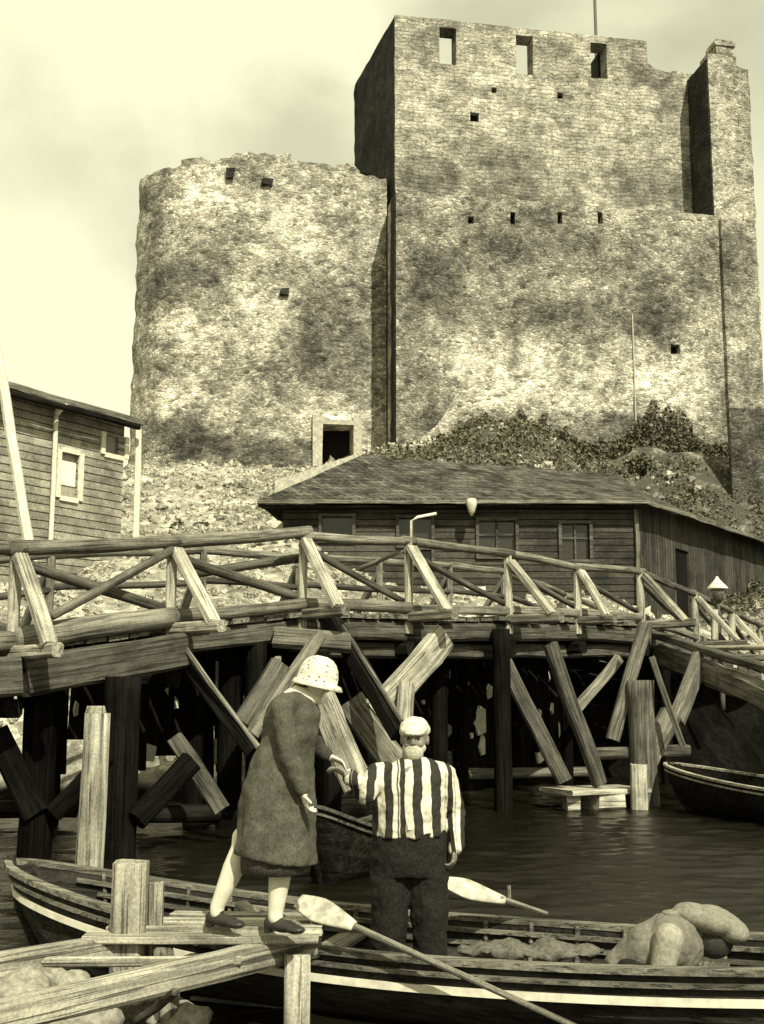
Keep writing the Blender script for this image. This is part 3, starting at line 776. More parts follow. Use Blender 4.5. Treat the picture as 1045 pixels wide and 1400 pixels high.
# ---- grey boarded building at the left edge
lE0, lE1 = at(-70, 512, 24.9), at(193, 574, 30.0)
lz = lE1.z
lE0 = Vector((at(-70, 515, 25.0).x, 25.0, lz))
lr = empty('boarded_building', (-8, 28, 5), 'grey weathered boarded building with two pale-framed windows at the left edge', 'house')
q0 = Vector((lE0.x, lE0.y)); q1 = Vector((lE1.x - .1, lE1.y))
dl = (q1 - q0).normalized(); nl = Vector((dl.y, -dl.x))
M['boards_l'] = boards_mat('weathered grey horizontal boards', .15, .38, .2, False, (dl.x, dl.y, 0))
w0, w1 = q0 - nl * .45, q1 - nl * .45
pW, LW, dW = straight(w0, w1, nl)
def lu(px, py): return u_of(px, py, w0, dW)
def lzz(px, py): return z_of(px, py, w0, dW)
hW = [(lu(82, 650), lu(107, 650), lzz(95, 680), lzz(95, 620)), (lu(143, 607), lu(170, 607), lzz(158, 622), lzz(158, 597))]
wall('front_wall', pW, LW, 3.2, lz - .05, lambda u: 99, .2, hW, .5, M['boards_l'], lr, rough=.01)
for i, (a, c, z0, z1) in enumerate(hW):
    f = MB(); rz = math.atan2(dW.y, dW.x)
    for uu, zc, dx, dz in ((a - .07, (z0 + z1) / 2, .14, z1 - z0 + .1), (c + .07, (z0 + z1) / 2, .14, z1 - z0 + .1), ((a + c) / 2, z0 - .06, c - a, .12)) + ((((a + c) / 2, z1 + .06, c - a, .12),) if i == 0 else ()):
        p = w0 + dW * uu + nl * .05; f.box((p.x - nl.x * .03, p.y - nl.y * .03, zc), (dx, .07, dz), rz)
    wn_ = f.build('window', M['white_paint'], lr)
    p = w0 + dW * ((a + c) / 2) - nl * .08
    if i == 0:
        MB().box((p.x, p.y, (z0 * .45 + z1 * .55) - .0), (c - a - .04, .02, (z1 - z0) * .55), rz).build('curtain', plain('white curtain', .75, .9, .1), wn_)
        MB().box((p.x - nl.x * .03, p.y - nl.y * .03, (z0 + z1) / 2), (c - a + .1, .02, z1 - z0 + .1), rz).build('pane', plain('grey window pane', .3, .3), wn_)
    else:
        MB().box((p.x, p.y, (z0 + z1) / 2), (c - a + .1, .02, z1 - z0 + .1), rz).build('pane', plain('grey dusty pane', .16, .3), wn_)
rise = 1.5
rdir = -nl
lm = MB(); grid_quad(lm, Vector((q0.x, q0.y, lz + .02)), Vector((q1.x + dl.x * .2, q1.y + dl.y * .2, lz + .02)), Vector((q1.x + rdir.x * 3.5 + dl.x * .2, q1.y + rdir.y * 3.5, lz + .45)), Vector((q0.x + rdir.x * 3.5, q0.y + rdir.y * 3.5, lz + .45)))
lm.build('roof', M['wood_mid'], lr)
beam('eave_board', (q0.x, q0.y, lz - .02), (q1.x + dl.x * .2, q1.y + dl.y * .2, lz - .02), .06, .16, M['wood_mid'], lr)
beam('gutter', (q0.x + nl.x * .06, q0.y + nl.y * .06, lz - .2), (q1.x + nl.x * .06, q1.y + nl.y * .06, lz - .2), .14, .14, M['wood_dark'], lr)
p = w0 + dW * lu(187, 640) + nl * .05
beam('corner_board', (p.x, p.y, 3.2), (p.x, p.y, lz - .1), .16, .1, M['white_paint'], lr)
p = w0 + dW * lu(69, 640) + nl * .12
log('drainpipe', (p.x, p.y, 4.5), (p.x, p.y, lz - .25), .06, .06, M['white_paint'], lr)
ptop = p + nl * .3
MB().tube([(ptop.x, ptop.y, lz - .02), (p.x, p.y, lz - .3)], [.12, .07]).build('rainwater_hopper', M['white_paint'], lr, True)
gE = w1 - nl * 3.2
wall('end_wall', *straight(w1, gE, (1, 0))[:2], 3.2, lz + .1, lambda u: 99, .2, [], .6, M['boards_l'], lr, rough=.01)
# leaning white pole in front of it
a_, c_ = at(-6, 470, 22), at(48, 735, 22)
pr_ = beam('mooring_pole', (c_.x, c_.y, c_.z - .6), a_, .19, .19, M['white_paint'], None, bev=.3)
tag(pr_, 'leaning white painted pole in front of the grey boarded building', 'pole')

# ================================================================ TIMBER BRIDGE
ND = [(-9.6, 10.2, 2.15), (-6.9, 11.9, 2.3), (-4.40, 14.0, 2.47), (-2.85, 15.8, 2.84), (-1.18, 17.4, 3.13), (.42, 18.3, 3.13), (2.16, 20.0, 3.2), (3.6, 21.5, 3.27), (5.08, 23.0, 3.27), (6.95, 26.0, 3.0), (8.65, 29.0, 2.78), (10.3, 32.0, 2.5), (12.0, 35.0, 2.3)]
ND = [Vector(p) for p in ND]
br_r = empty('timber_bridge', (0, 18.5, 0), 'rickety humped timber bridge on dark piles with slanting rail struts', 'bridge')
WID = 3.1
def dirn(i):
    a = ND[max(0, i - 1)]; c = ND[min(len(ND) - 1, i + 1)]; d = (c - a); d.z = 0; return d.normalized()
def outn(i):
    d = dirn(i); return Vector((d.y, -d.x, 0))
OUT = [outn(i) for i in range(len(ND))]
FARN = [ND[i] - OUT[i] * WID for i in range(len(ND))]
RH = 1.16
railtop = {}
pix = {2: (18, 752), 3: (236, 745), 4: (416, 732), 5: (560, 742), 6: (696, 762), 7: (790, 775), 8: (880, 782), 9: (955, 812), 10: (1004, 838)}
for i in range(len(ND)):
    railtop[i] = at(pix[i][0], pix[i][1], ND[i].y).z if i in pix else ND[i].z + RH
U = Vector((0, 0, 1))
dk = MB()
for i in range(len(ND) - 1):
    for k in range(7):
        s0, s1 = k / 7, (k + 1) / 7 - .02
        a, b_ = ND[i].lerp(ND[i + 1], s0), ND[i].lerp(ND[i + 1], s1); c, d = FARN[i].lerp(FARN[i + 1], s1), FARN[i].lerp(FARN[i + 1], s0)
        oo = OUT[i] * random.uniform(-.03, .14); z = U * (random.uniform(-.015, .015) - .09)
        dk.prism([a + oo + z, b_ + oo + z, c + z, d + z], (0, 0, .07))
dk.build('deck_planks', M['wood_mid'], br_r)
for i in range(len(ND) - 1):
    a, c = ND[i], ND[i + 1]; o = OUT[i]
    left = i < 3
    pal = M['wood_mid'] if i >= 4 else M['wood_pale']
    # kerb log along the deck edge
    if 1 <= i < 5: log('kerb_log', a + o * .02 + U * .09, c + o * .02 + U * .09, .17 if left else .1, .14 if left else .09, M['wood_mid'], br_r, wob=.05)
    else: beam('kerb_beam', a + U * .09, c + U * .09, .14, .15, M['wood_mid'], br_r)
    # stringers beneath, nearest row and two inner rows
    hgt_ = .46 if left else .30
    for r_, off in enumerate((.12, 1.5, 2.9)):
        aa = a - OUT[i] * off; cc = c - OUT[i + 1] * off
        dz = -.12 - hgt_ / 2
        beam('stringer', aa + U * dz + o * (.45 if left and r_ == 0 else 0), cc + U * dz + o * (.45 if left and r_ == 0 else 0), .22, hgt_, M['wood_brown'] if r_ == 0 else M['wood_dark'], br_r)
for s0, s1 in ((4, 5), (5, 8)):
    beam('lower_stringer', ND[s0] - OUT[s0] * .3 + U * -.56, ND[s1] - OUT[s1] * .3 + U * -.56, .2, .24, M['wood_brown'], br_r)
for i in range(1, len(ND) - 1):
    o = OUT[i]; base = ND[i]; top = Vector((base.x, base.y, railtop[i] + .04))
    pw = .13
    beam('rail_post', base + U * -.3, top, pw, pw, M['wood_pale'], br_r, wob=.01)
    # outrigger with its slanting strut, towards the water
    ext = .92 if i != 7 else .6
    q = base + o * ext
    beam('outrigger', base - o * .8 + U * -.06, q + o * .18 + U * -.06, .15, .16, M['wood_mid'] if i > 3 else M['wood_pale'], br_r, wob=.015)
    beam('rail_strut', top - U * .12 + o * .07, q + U * .0, .19 if i < 6 else .17, .11, M['wood_pale'], br_r, wob=.02)
    # far rail post
    f = FARN[i]
    beam('rail_post', f + U * -.2, f + U * RH, .12, .12, M['wood_mid'], br_r)
    beam('rail_strut', f + U * (RH - .15), f - o * .8, .14, .1, M['wood_mid'], br_r)
for i in range(0, len(ND) - 1):
    a = Vector((ND[i].x, ND[i].y, railtop[i])); c = Vector((ND[i + 1].x, ND[i + 1].y, railtop[i + 1]))
    big = i < 4
    e = (c - a).normalized() * .12
    (log('hand_rail', a - e + U * .02, c + e + U * .02, .1 if big else .075, .085 if big else .065, M['wood_mid'], br_r, wob=.06) if i != 8 else beam('hand_rail', a - e, c + e, .1, .12, M['wood_brown'], br_r))
    fa, fc = FARN[i] + U * (RH + .02), FARN[i + 1] + U * (RH + .02)
    log('hand_rail', fa, fc, .075, .065, M['wood_mid'], br_r, wob=.05)
    log('middle_rail', fa - U * .5, fc - U * .55, .06, .055, M['wood_brown'], br_r, wob=.04)
    # diagonal between the posts, sloping down to the right
    if i >= 1: 
        a2 = a - U * .12; c2 = ND[i + 1] + U * .2
        log('rail_brace', a2 - OUT[i] * .08, c2 - OUT[i] * .08, .075 if i < 4 else .055, .07 if i < 4 else .05, M['wood_brown'], br_r, wob=.03)
# extra light diagonal crossing the other way in the second bay
a_ = at(236, 752, 15.7); c_ = at(70, 842, 14.2); log('rail_brace', c_, a_, .06, .06, M['wood_mid'], br_r, wob=.02)
a_ = at(418, 762, 17.6); c_ = at(255, 785, 17.8); log('rail_brace', c_, a_, .07, .07, M['wood_brown'], br_r, wob=.02)
a_ = at(556, 752, 18.3); c_ = at(492, 778, 18.6); log('rail_brace', c_, a_, .04, .035, M['wood_mid'], br_r)
# low side branch of the deck at the right edge
beam('stringer', at(905, 893, 23.5), at(1085, 968, 18.5), .3, .42, M['wood_mid'], br_r, wob=.03)
beam('kerb_beam', at(895, 868, 23.6), at(1085, 925, 18.6), .2, .14, M['wood_brown'], br_r, wob=.02)
log('pole_rail', at(945, 886, 22.0), at(1090, 884, 19.5), .045, .045, M['wood_pale'], br_r)

# piles
def pile(px, ytop, ybase, w_, m=None, Y=None, lean=0, nm='pile'):
    Y = Y or CAMZ * F / (ybase - 940)
    x = (px - 522.5) / F * Y
    zt = at(px, ytop, Y).z
    return log(nm, (x + lean, Y, -1.6), (x, Y, zt), w_ / 2 * 1.04, w_ / 2, m or M['pile'], br_r, wob=.03)
for px, yt, yb, w_ in ((62, 950, 1160, .40), (172, 925, 1160, .44), (270, 890, 1120, .3), (318, 885, 1125, .36), (352, 880, 1128, .3), (455, 870, 1108, .3), (600, 870, 1100, .28), (684, 860, 1103, .30), (770, 880, 1085, .2), (905, 890, 1068, .26)):
    pile(px, yt, yb, w_)
for i in range(2, 10):       # rear row of piles
    f = FARN[i] + OUT[i] * .25
    if f.y < 30: log('pile', (f.x, f.y, -1.5), (f.x, f.y, f.z - .3), .15, .14, M['pile'], br_r)
    beam('cap_beam', ND[i] + OUT[i] * .1 + U * (-.72 if i < 4 else -.55), FARN[i] - OUT[i] * .1 + U * (-.72 if i < 4 else -.55), .24, .22, M['wood_dark'], br_r)
M['pile_mid'] = wood('wet brown pile', .05, .16, .5)
pile(873, 930, 1095, .46, M['pile_mid'], nm='pile')
def strut(a, c, Ya, Yc, w_, h_, m, nm='pile_brace', **k):
    return beam(nm, at(a[0], a[1], Ya), at(c[0], c[1], Yc), w_, h_, m, br_r, **k)
WP, WM, WD, WB = M['wood_pale'], M['wood_mid'], M['wood_dark'], M['wood_brown']
strut((-8, 1000), (50, 1112), 14.3, 14.4, .2, .3, M['pile'])
strut((74, 1112), (150, 1035), 14.4, 14.4, .2, .22, M['pile'])
strut((185, 1120), (262, 1040), 14.4, 14.8, .2, .26, M['pile'])
strut((110, 1075), (175, 1130), 14.6, 14.6, .2, .2, M['pile'])
strut((238, 1008), (303, 1108), 15.4, 15.4, .16, .22, WB)
strut((230, 868), (345, 1030), 15.9, 15.0, .15, .18, WD)
strut((250, 880), (352, 1022), 15.5, 14.95, .05, .05, WM, nm='pile_brace')  # thin pale batten added as the lit edge of the dark brace
strut((335, 990), (385, 908), 16.2, 16.4, .2, .34, WB)
strut((345, 1005), (438, 868), 16.0, 16.6, .14, .17, WM)
strut((450, 842), (548, 1004), 17.5, 16.2, .2, .27, WD)
strut((468, 856), (550, 985), 17.2, 16.05, .05, .06, WM)  # another pale strip, painting the lit edge of this dark brace
strut((510, 978), (608, 872), 17.2, 18.0, .24, .42, WP, wob=.03)
strut((552, 1000), (556, 935), 17.1, 17.3, .2, .28, WP)
strut((436, 948), (490, 1075), 16.9, 16.6, .2, .40, WP, wob=.04)
strut((478, 960), (545, 1050), 17.2, 17.0, .22, .4, WM, wob=.04)
strut((470, 1010), (512, 1085), 17.0, 16.7, .1, .2, WP)
strut((752, 880), (820, 1072), 19.6, 20.0, .18, .24, WB)
strut((883, 853), (838, 1012), 20.8, 20.8, .16, .24, WM)
strut((690, 905), (772, 1068), 19.9, 20.0, .16, .26, WB)
strut((893, 898), (934, 1020), 20.4, 20.2, .08, .1, WB)
strut((925, 985), (958, 900), 20.9, 21.6, .2, .36, WM)
strut((880, 1050), (918, 975), 20.6, 20.8, .2, .38, WM)
strut((785, 975), (846, 900), 20.9, 21.6, .14, .18, WM)
strut((812, 1030), (940, 1026), 20.5, 21.2, .2, .2, WB, nm='waling_log')
strut((375, 872), (480, 880), 16.9, 16.9, .3, .3, WM, nm='log_end')
# waling logs near the waterline
log('waling_log', at(-10, 1107, 17.5), at(105, 1107, 17.5), .13, .12, M['wood_dark'], br_r)
log('waling_log', at(188, 1113, 17.0), at(330, 1110, 17.3), .13, .13, M['wood_dark'], br_r)
log('waling_log', at(610, 1058, 24), at(810, 1055, 25), .12, .1, WM, br_r)
# dark boards added behind the far piles, standing in for under-bridge shade
bdn = 0
rg = random.Random(21)
for i in range(1, 10):
    a0 = FARN[i] - OUT[i] * .1; a1 = FARN[i + 1] - OUT[i + 1] * .1
    n_ = 6 if i > 2 else 5
    for k in range(n_):
        t = (k + .5) / n_
        p = a0.lerp(a1, t); e = (a1 - a0).normalized()
        wdt = (a1 - a0).length / n_ * rg.uniform(.8, 1.02)
        le = rg.uniform(-.08, .08)
        zb = rg.choice([-.4, -.4, -.4, .6, 1.0])
        if i < 3: zb = rg.choice([1.35, 1.55, 1.3, 1.7]) + (.3 if i == 1 else 0)
        if i == 3: zb = rg.choice([.55, .7, .8, .9]) if k != 1 else 1.2
        beam('shade_board', Vector((p.x, p.y, zb)) + e * le, p + U * (-.1) - e * le, wdt, .05, M['wood_dark'], br_r, roll=0, wob=.025); bdn += 1

# pale plates added on the dark boards, standing in for sunlit gaps
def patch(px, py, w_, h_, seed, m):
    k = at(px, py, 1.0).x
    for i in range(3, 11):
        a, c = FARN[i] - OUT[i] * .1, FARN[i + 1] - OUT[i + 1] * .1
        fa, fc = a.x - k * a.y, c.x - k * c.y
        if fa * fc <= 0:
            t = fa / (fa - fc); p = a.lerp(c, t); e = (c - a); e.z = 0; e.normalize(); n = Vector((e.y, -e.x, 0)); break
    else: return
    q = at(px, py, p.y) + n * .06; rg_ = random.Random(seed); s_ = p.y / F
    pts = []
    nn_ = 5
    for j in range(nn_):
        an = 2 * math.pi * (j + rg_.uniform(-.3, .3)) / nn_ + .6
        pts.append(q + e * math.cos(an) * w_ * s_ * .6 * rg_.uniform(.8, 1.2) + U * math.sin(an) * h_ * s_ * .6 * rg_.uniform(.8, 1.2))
    MB().prism(pts, n * .05).build('light_gap', m, br_r)
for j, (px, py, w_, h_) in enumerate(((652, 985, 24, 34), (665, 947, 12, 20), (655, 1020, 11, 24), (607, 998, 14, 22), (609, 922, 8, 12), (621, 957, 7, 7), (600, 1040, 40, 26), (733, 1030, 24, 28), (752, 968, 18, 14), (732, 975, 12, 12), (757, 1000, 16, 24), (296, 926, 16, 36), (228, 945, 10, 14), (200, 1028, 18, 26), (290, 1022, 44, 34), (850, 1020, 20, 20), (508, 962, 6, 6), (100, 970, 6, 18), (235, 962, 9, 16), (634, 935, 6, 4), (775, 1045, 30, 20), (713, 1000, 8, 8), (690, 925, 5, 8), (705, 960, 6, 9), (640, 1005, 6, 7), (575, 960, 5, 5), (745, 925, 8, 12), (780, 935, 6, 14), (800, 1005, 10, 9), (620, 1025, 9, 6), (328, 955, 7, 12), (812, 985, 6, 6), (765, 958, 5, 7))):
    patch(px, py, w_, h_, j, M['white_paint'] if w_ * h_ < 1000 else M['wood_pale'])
M['wood_post'] = wood('streaked old post', .10, .42, .75, sc=.7)
# ================================================================ DOCK
dkr = empty('landing_stage', (-1.3, 6.4, .3), 'small rough landing stage of pale weathered beams and planks by the boat', 'dock')
WPx = M['wood_pale']
def atz(px, py, z):
    d = at(px, py, 1.0) - Vector((0, 0, CAMZ)); t = (z - CAMZ) / d.z; return Vector((0, 0, CAMZ)) + d * t
e1 = atz(-160, 1422, .47); e2 = atz(432, 1290, .47)
beam('edge_beam', e1, e2, .12, .15, WPx, dkr, wob=.012)
beam('cross_beam', atz(-60, 1333, .50), atz(205, 1284, .50), .15, .13, WPx, dkr, wob=.015)
log('thin_pole', atz(-20, 1316, .50), atz(330, 1313, .49), .03, .027, WPx, dkr)
rg = random.Random(5)
for (x0, y0, x1, y1, w_, z) in ((118, 1281, 436, 1281, .17, .565), (150, 1269, 440, 1272, .13, .59), (210, 1260, 424, 1262, .12, .595), (236, 1251, 418, 1253, .12, .58)):
    beam('deck_plank', atz(x0, y0, z), atz(x1, y1, z), w_, .045, WPx, dkr, wob=.012)
beam('bearer', atz(398, 1296, .47), atz(330, 1244, .47), .11, .12, M['wood_mid'], dkr)
beam('bearer', atz(225, 1320, .45), atz(205, 1246, .47), .11, .12, M['wood_mid'], dkr)
p = at(407, 1300, 7.1); log('support_pile', (p.x, p.y, -1.0), (p.x, p.y, .47), .078, .077, M['wood_post'], dkr, wob=.02)
p = atz(222, 1330, .42); log('support_pile', (p.x, p.y + .25, -1.0), (p.x, p.y + .25, .40), .07, .07, M['wood_mid'], dkr, wob=.02)
p0, p1 = atz(182, 1400, .05), at(238, 1352, 6.3); beam('prop', p0, p1, .04, .04, M['wood_mid'], dkr)
for (xa, xb, yt, yb, Y, lab) in ((158, 203, 1178, 1256, 7.15, 'thick square pale mooring stump on the landing stage'), (204, 223, 1207, 1256, 7.2, 'short thin pale post against the thick mooring stump')):
    c = at((xa + xb) / 2, yt, Y); wd = (xb - xa) / F * Y
    o = beam('mooring_post', (c.x, Y, .2), (c.x, Y, c.z), wd, wd * .8, WPx, None, wob=.006)
    tag(o, lab, 'post')
p = at(128, 972, 10.8)
pp = empty('mooring_pile', (p.x, 10.8, -1), 'tall pale weathered mooring pile standing in the water before the dark piles', 'post')
log('shaft', (p.x, 10.8, -1.5), (p.x + .02, 10.8, p.z - .02), .15, .115, M['wood_post'], pp, wob=.03)
log('cap', (p.x + .02, 10.8, p.z - .035), (p.x + .02, 10.8, p.z + .045), .10, .08, M['wood_pale'], pp)
# spill of pale stones below the stage
rgs = random.Random(3)
for (px, py, s) in ((150, 1392, .2), (205, 1388, .24), (245, 1402, .2), (120, 1408, .22), (60, 1342, .13), (20, 1352, .15), (90, 1352, .09)):
    c = atz(px, py, .06 if py > 1360 else .47)
    mb = MB().ell(c, (s, s * .8, s * .55), n=12, m=9)
    mb.v = [tuple(Vector(v) + Vector((noise.noise(Vector(v) * 7), noise.noise(Vector(v) * 7 + Vector((9, 0, 0))), noise.noise(Vector(v) * 7 + Vector((0, 9, 0))))) * .08) for v in mb.v]
    lab = 'pale rough stone lying %s' % ({150: 'under the edge beam, left of the others there', 205: 'under the edge beam below the thin prop, largest there', 245: 'under the edge beam, rightmost stone there', 120: 'at the bottom edge of the picture, left under the beam', 60: 'on gravel left, between the cross beam and edge beam', 20: 'on gravel at the far left beside the edge beam', 90: 'on gravel, smallest, by the thin pole'}[px])
    tag(mb.build('stone', M['shore'], None, True), lab, 'stone', 'pale stones round the landing stage')

# little float beside the mooring post of the bridge
fl = empty('floating_stage', (3.5, 20.2, 0), 'low pale plank stage floating beside the bridge pile', 'dock')
a, c = at(760, 1082, 19.8), at(868, 1078, 20.6)
beam('deck_plank', a, c, .9, .09, M['wood_pale'], fl)
beam('float_box', at(772, 1096, 19.9), at(790, 1096, 19.9), .6, .34, M['wood_pale'], fl)
beam('float_box', at(806, 1094, 20.0), at(842, 1094, 20.2), .6, .34, M['wood_pale'], fl)
p = at(873, 1045, 19.9)
o = beam('mooring_post', (p.x, 19.9, -1), (p.x, 19.9, p.z), .26, .24, M['wood_pale'], None); tag(o, 'pale squared mooring post with its foot in the water by the low floating stage', 'post')

# ================================================================ BOATS
def boat(name, bow, stern, halfw, keel, label, cat, zmid, zbow, zstern, mats, nst=44, detail=True, strake=True, double=True):
    """open clinker rowing boat; bow and stern are Vector((x,y)); sheer given by zbow/zmid/zstern"""
    bow, stern = Vector(bow), Vector(stern); ax = (stern - bow); L = ax.length; ax /= L; nn = Vector((ax.y, -ax.x))   # nn: towards viewer side
    root = empty(name, ((bow.x + stern.x) / 2, (bow.y + stern.y) / 2, 0), label, cat)
    def hw(t): return halfw * max(0.0, math.sin(math.pi * min(1, t * .985 + .0008) ** .85)) ** .62
    def sheer(t):
        return zmid + (zbow - zmid) * max(0, 1 - t / .5) ** 2.1 + (zstern - zmid) * max(0, (t - .5) / .5) ** 2.1
    def kz(t): return keel + (sheer(t) - keel) * (max(0, 1 - t / .09) ** 2.2 + max(0, (t - .93) / .07) ** 2.2) * .9
    NP = 14
    def sec(t, inset=0.0, top=None):
        """half profile from keel to gunwale"""
        z1 = sheer(t) if top is None else top; z0 = kz(t) + inset; h = hw(t) - inset; h = max(h, .004)
        out_ = []
        for k in range(NP + 1):
            s_ = k / NP
            x_ = h * (1 - (1 - s_) ** 2.3) ** .75 if s_ else 0
            z_ = z0 + (z1 - z0) * s_ ** 1.25
            st_ = .012 * ((k % 3) / 3.0) if not inset else 0   # clinker steps
            out_.append((x_ + st_, z_))
        return out_
    def P(t, x_, z_):
        q = bow + ax * (L * t + max(0, sheer(t) - z_) * .32 * max(0, 1 - t / .16)) + nn * x_; return Vector((q.x, q.y, z_))
    vs = []; fs = []
    W_ = 2 * (NP + 1) - 1
    for inset in (0, .035):
        for i in range(nst + 1):
            t = i / nst; s_ = sec(t, inset)
            row = [(-x_, z_) for x_, z_ in reversed(s_)] + s_[1:]
            for x_, z_ in row: vs.append(P(t, x_, z_))
    o_ = (nst + 1) * W_
    for i in range(nst):
        for j in range(W_ - 1):
            k = i * W_ + j
            fs.append((k, k + 1, k + W_ + 1, k + W_)); fs.append((k + o_, k + W_ + o_, k + W_ + 1 + o_, k + 1 + o_))
        for j in (0, W_ - 1):
            k = i * W_ + j; fs.append((k, k + W_, k + W_ + o_, k + o_) if j == 0 else (k, k + o_, k + W_ + o_, k + W_))
    hull = link('hull', mesh_of(vs, fs), mats[0], root)
    def rail(nm, side, dz, r_, flat, m, off=.0, t0=0, t1=1):
        pts = []
        for i in range(61):
            t = t0 + (t1 - t0) * i / 60; z1 = sheer(t); z0 = min(kz(t), z1 - .02); zz_ = max(z0, z1 + dz)
            s_ = ((zz_ - z0) / (z1 - z0)) ** .8
            pts.append(P(t, side * (hw(t) * (1 - (1 - s_) ** 2.3) ** .75 + .008 * (dz < -.03) + off), zz_))
        mb = MB(); vs = []; fs2 = []
        for q in pts:
            n3 = Vector((nn.x, nn.y, 0)) * side
            for a_, b_ in ((-1, -1), (1, -1), (1, 1), (-1, 1)): vs.append(q + n3 * a_ * r_ * flat + Vector((0, 0, b_ * r_)))
        for i in range(60):
            for j in range(4):
                x0 = i * 4 + j; x1 = i * 4 + (j + 1) % 4; fs2.append((x0, x1, x1 + 4, x0 + 4))
        fs2 += [(3, 2, 1, 0), (240, 241, 242, 243)]
        return mb.add(vs, fs2).build(nm, m, root)
    for side in (1, -1):
        rail('gunwale', side, .0, .018, 2.4, mats[1], 0)
        rail('rubbing_rail', side, -.075, .013, 1.4, mats[1], .012)
        if strake: rail('white_strake', side, -.165, .022, .5, mats[2], .012)
        if detail: rail('inwale', side, -.07, .014, 1.0, mats[1], -.075, .06, .95)
        if detail: rail('inwale', side, -.15, .013, 1.0, mats[1], -.07, .08, .94)
    MB().tube([P(.0, 0, sheer(0) + .05), P(0.0, 0, sheer(0) * .6), P(.012, 0, sheer(0) * .25), P(.04, 0, keel)], [.035, .04, .04, .03], 8).build('stem_post', mats[0], root)
    if detail:
        nr = 20
        for i in range(1, nr):
            t = .04 + .92 * i / nr; s_ = sec(t, .045)
            for side in (1, -1):
                pts = [P(t, side * (x_ - .0), z_ + .0) for x_, z_ in s_[2:]]
                MB().tube(pts, .016, 6).build('rib', mats[1], root)
        # floor boards
        for k in range(-3, 4):
            x_ = k * .12
            ts = [t_ / 50 for t_ in range(51) if hw(t_ / 50) * .78 > abs(x_) + .07]
            a, c = P(ts[0] + .03, x_, keel + .12), P(ts[-1] - .03, x_, keel + .12)
            beam('floor_board', a, c, .105, .02, mats[1], root, wob=.006)
        for t in (.24, .36, .72, .86):
            h_ = hw(t) - .05
            beam('thwart', P(t, -h_, sheer(t) - .17), P(t, h_, sheer(t) - .17), .2, .03, mats[1], root)
    return root, P, hw, sheer
BT = boat('rowing_boat', (-2.72, 8.85), (3.75, 6.65), .66, -.1, 'long dark tarred rowing boat with a white strake, moored along the landing stage', 'boat', .43, .74, .55, (M['wood_boat'], M['wood_boat_in'], M['white_paint']))
b2, *_ = boat('rowing_boat', at(913, 1052, 20.5).xy, (9.0, 12.5), .75, -.1, 'dark rowing boat lying under the bridge at the right edge', 'boat', .5, .72, .6, (M['wood_dark'], M['wood_pale'], M['wood_pale']), detail=False, strake=False)
b3, *_ = boat('rowing_boat', at(420, 1062, 12.2).xy, at(600, 1062, 15.4).xy, .5, -.1, 'dark rowing boat lying in shade behind the two standing people', 'boat', .42, .82, .6, (M['wood_dark'], M['wood_brown'], M['wood_mid']), detail=False, strake=False)

# crumpled sacking along the inside of the boat
mb = MB(); rings_ = []
for i in range(31):
    t = i / 30; c = at(625 + 200 * t, 1286, 7.85 - .3 * t); hh_ = .05 + .05 * noise.noise((t * 7, 1, 2)); k_ = math.sin(math.pi * min(1, t * 1.02 + .01)) ** .4
    rings_.append([Vector((c.x, c.y, c.z - .06)) + Vector((0, math.cos(a) * (.16 + .05 * noise.noise((t * 9, a, 0))) * k_, math.sin(a) * hh_ * k_ + .03 * noise.noise((t * 16, a * 2, 5)))) for a in [2 * math.pi * j / 16 for j in range(16)]])
tag(mb.rings(rings_).build('sacking', plain('old sacking', .11, .95, .5, 30, bs=.8), None, True), 'crumpled sacking lying along the inside of the long rowing boat', 'sacking')
def oar(pts_blade, handle, lab, bw=.085):
    """blade tip, blade root, then the loom end"""
    tip, root, end = [Vector(v) for v in (pts_blade[0], pts_blade[1], handle)]
    r = empty('oar', root, lab, 'oar')
    d = (root - tip).normalized(); L = (root - tip).length
    n = 14; rings = []
    side = d.cross(Vector((0, -.75, .65))).normalized(); th = side.cross(d).normalized()
    for i in range(n + 1):
        t = i / n; w_ = bw * (.55 + .45 * math.sin(min(1, t * 2.2) * math.pi / 2)) * (1 - .62 * max(0, (t - .35) / .65) ** 1.3)
        k = .008 + .012 * t
        rings.append([tip + d * L * t + side * w_ * math.cos(a) + th * k * math.sin(a) for a in [2 * math.pi * j / 12 for j in range(12)]])
    MB().rings(rings).build('blade', M.get('oar') or M.setdefault('oar', plain('chipped oar paint', .42, .6, .45, 14)), r, True)
    log('shaft', root - d * .04, end, .021, .017, M['wood_mid'], r, wob=.006)
    return r
oar((at(408, 1231, 7.35), at(484, 1266, 7.12)), at(800, 1410, 6.72), 'white-bladed oar with its shaft slanting across the boat into the water', .088)
oar((at(609, 1206, 8.05), at(690, 1231, 8.15)), at(748, 1250, 8.25), 'short white oar blade resting on the far gunwale right of the man', .078)
# oarlock pins
for px, py, Y, lb in ((696, 1222, 8.22, 'small upright thole pin on the far gunwale beside the short oar'),):
    a = at(px, py + 14, Y); o = log('thole_pin', a, a + Vector((0, 0, .12)), .014, .01, M['wood_mid'], None); tag(o, lb, 'pin')

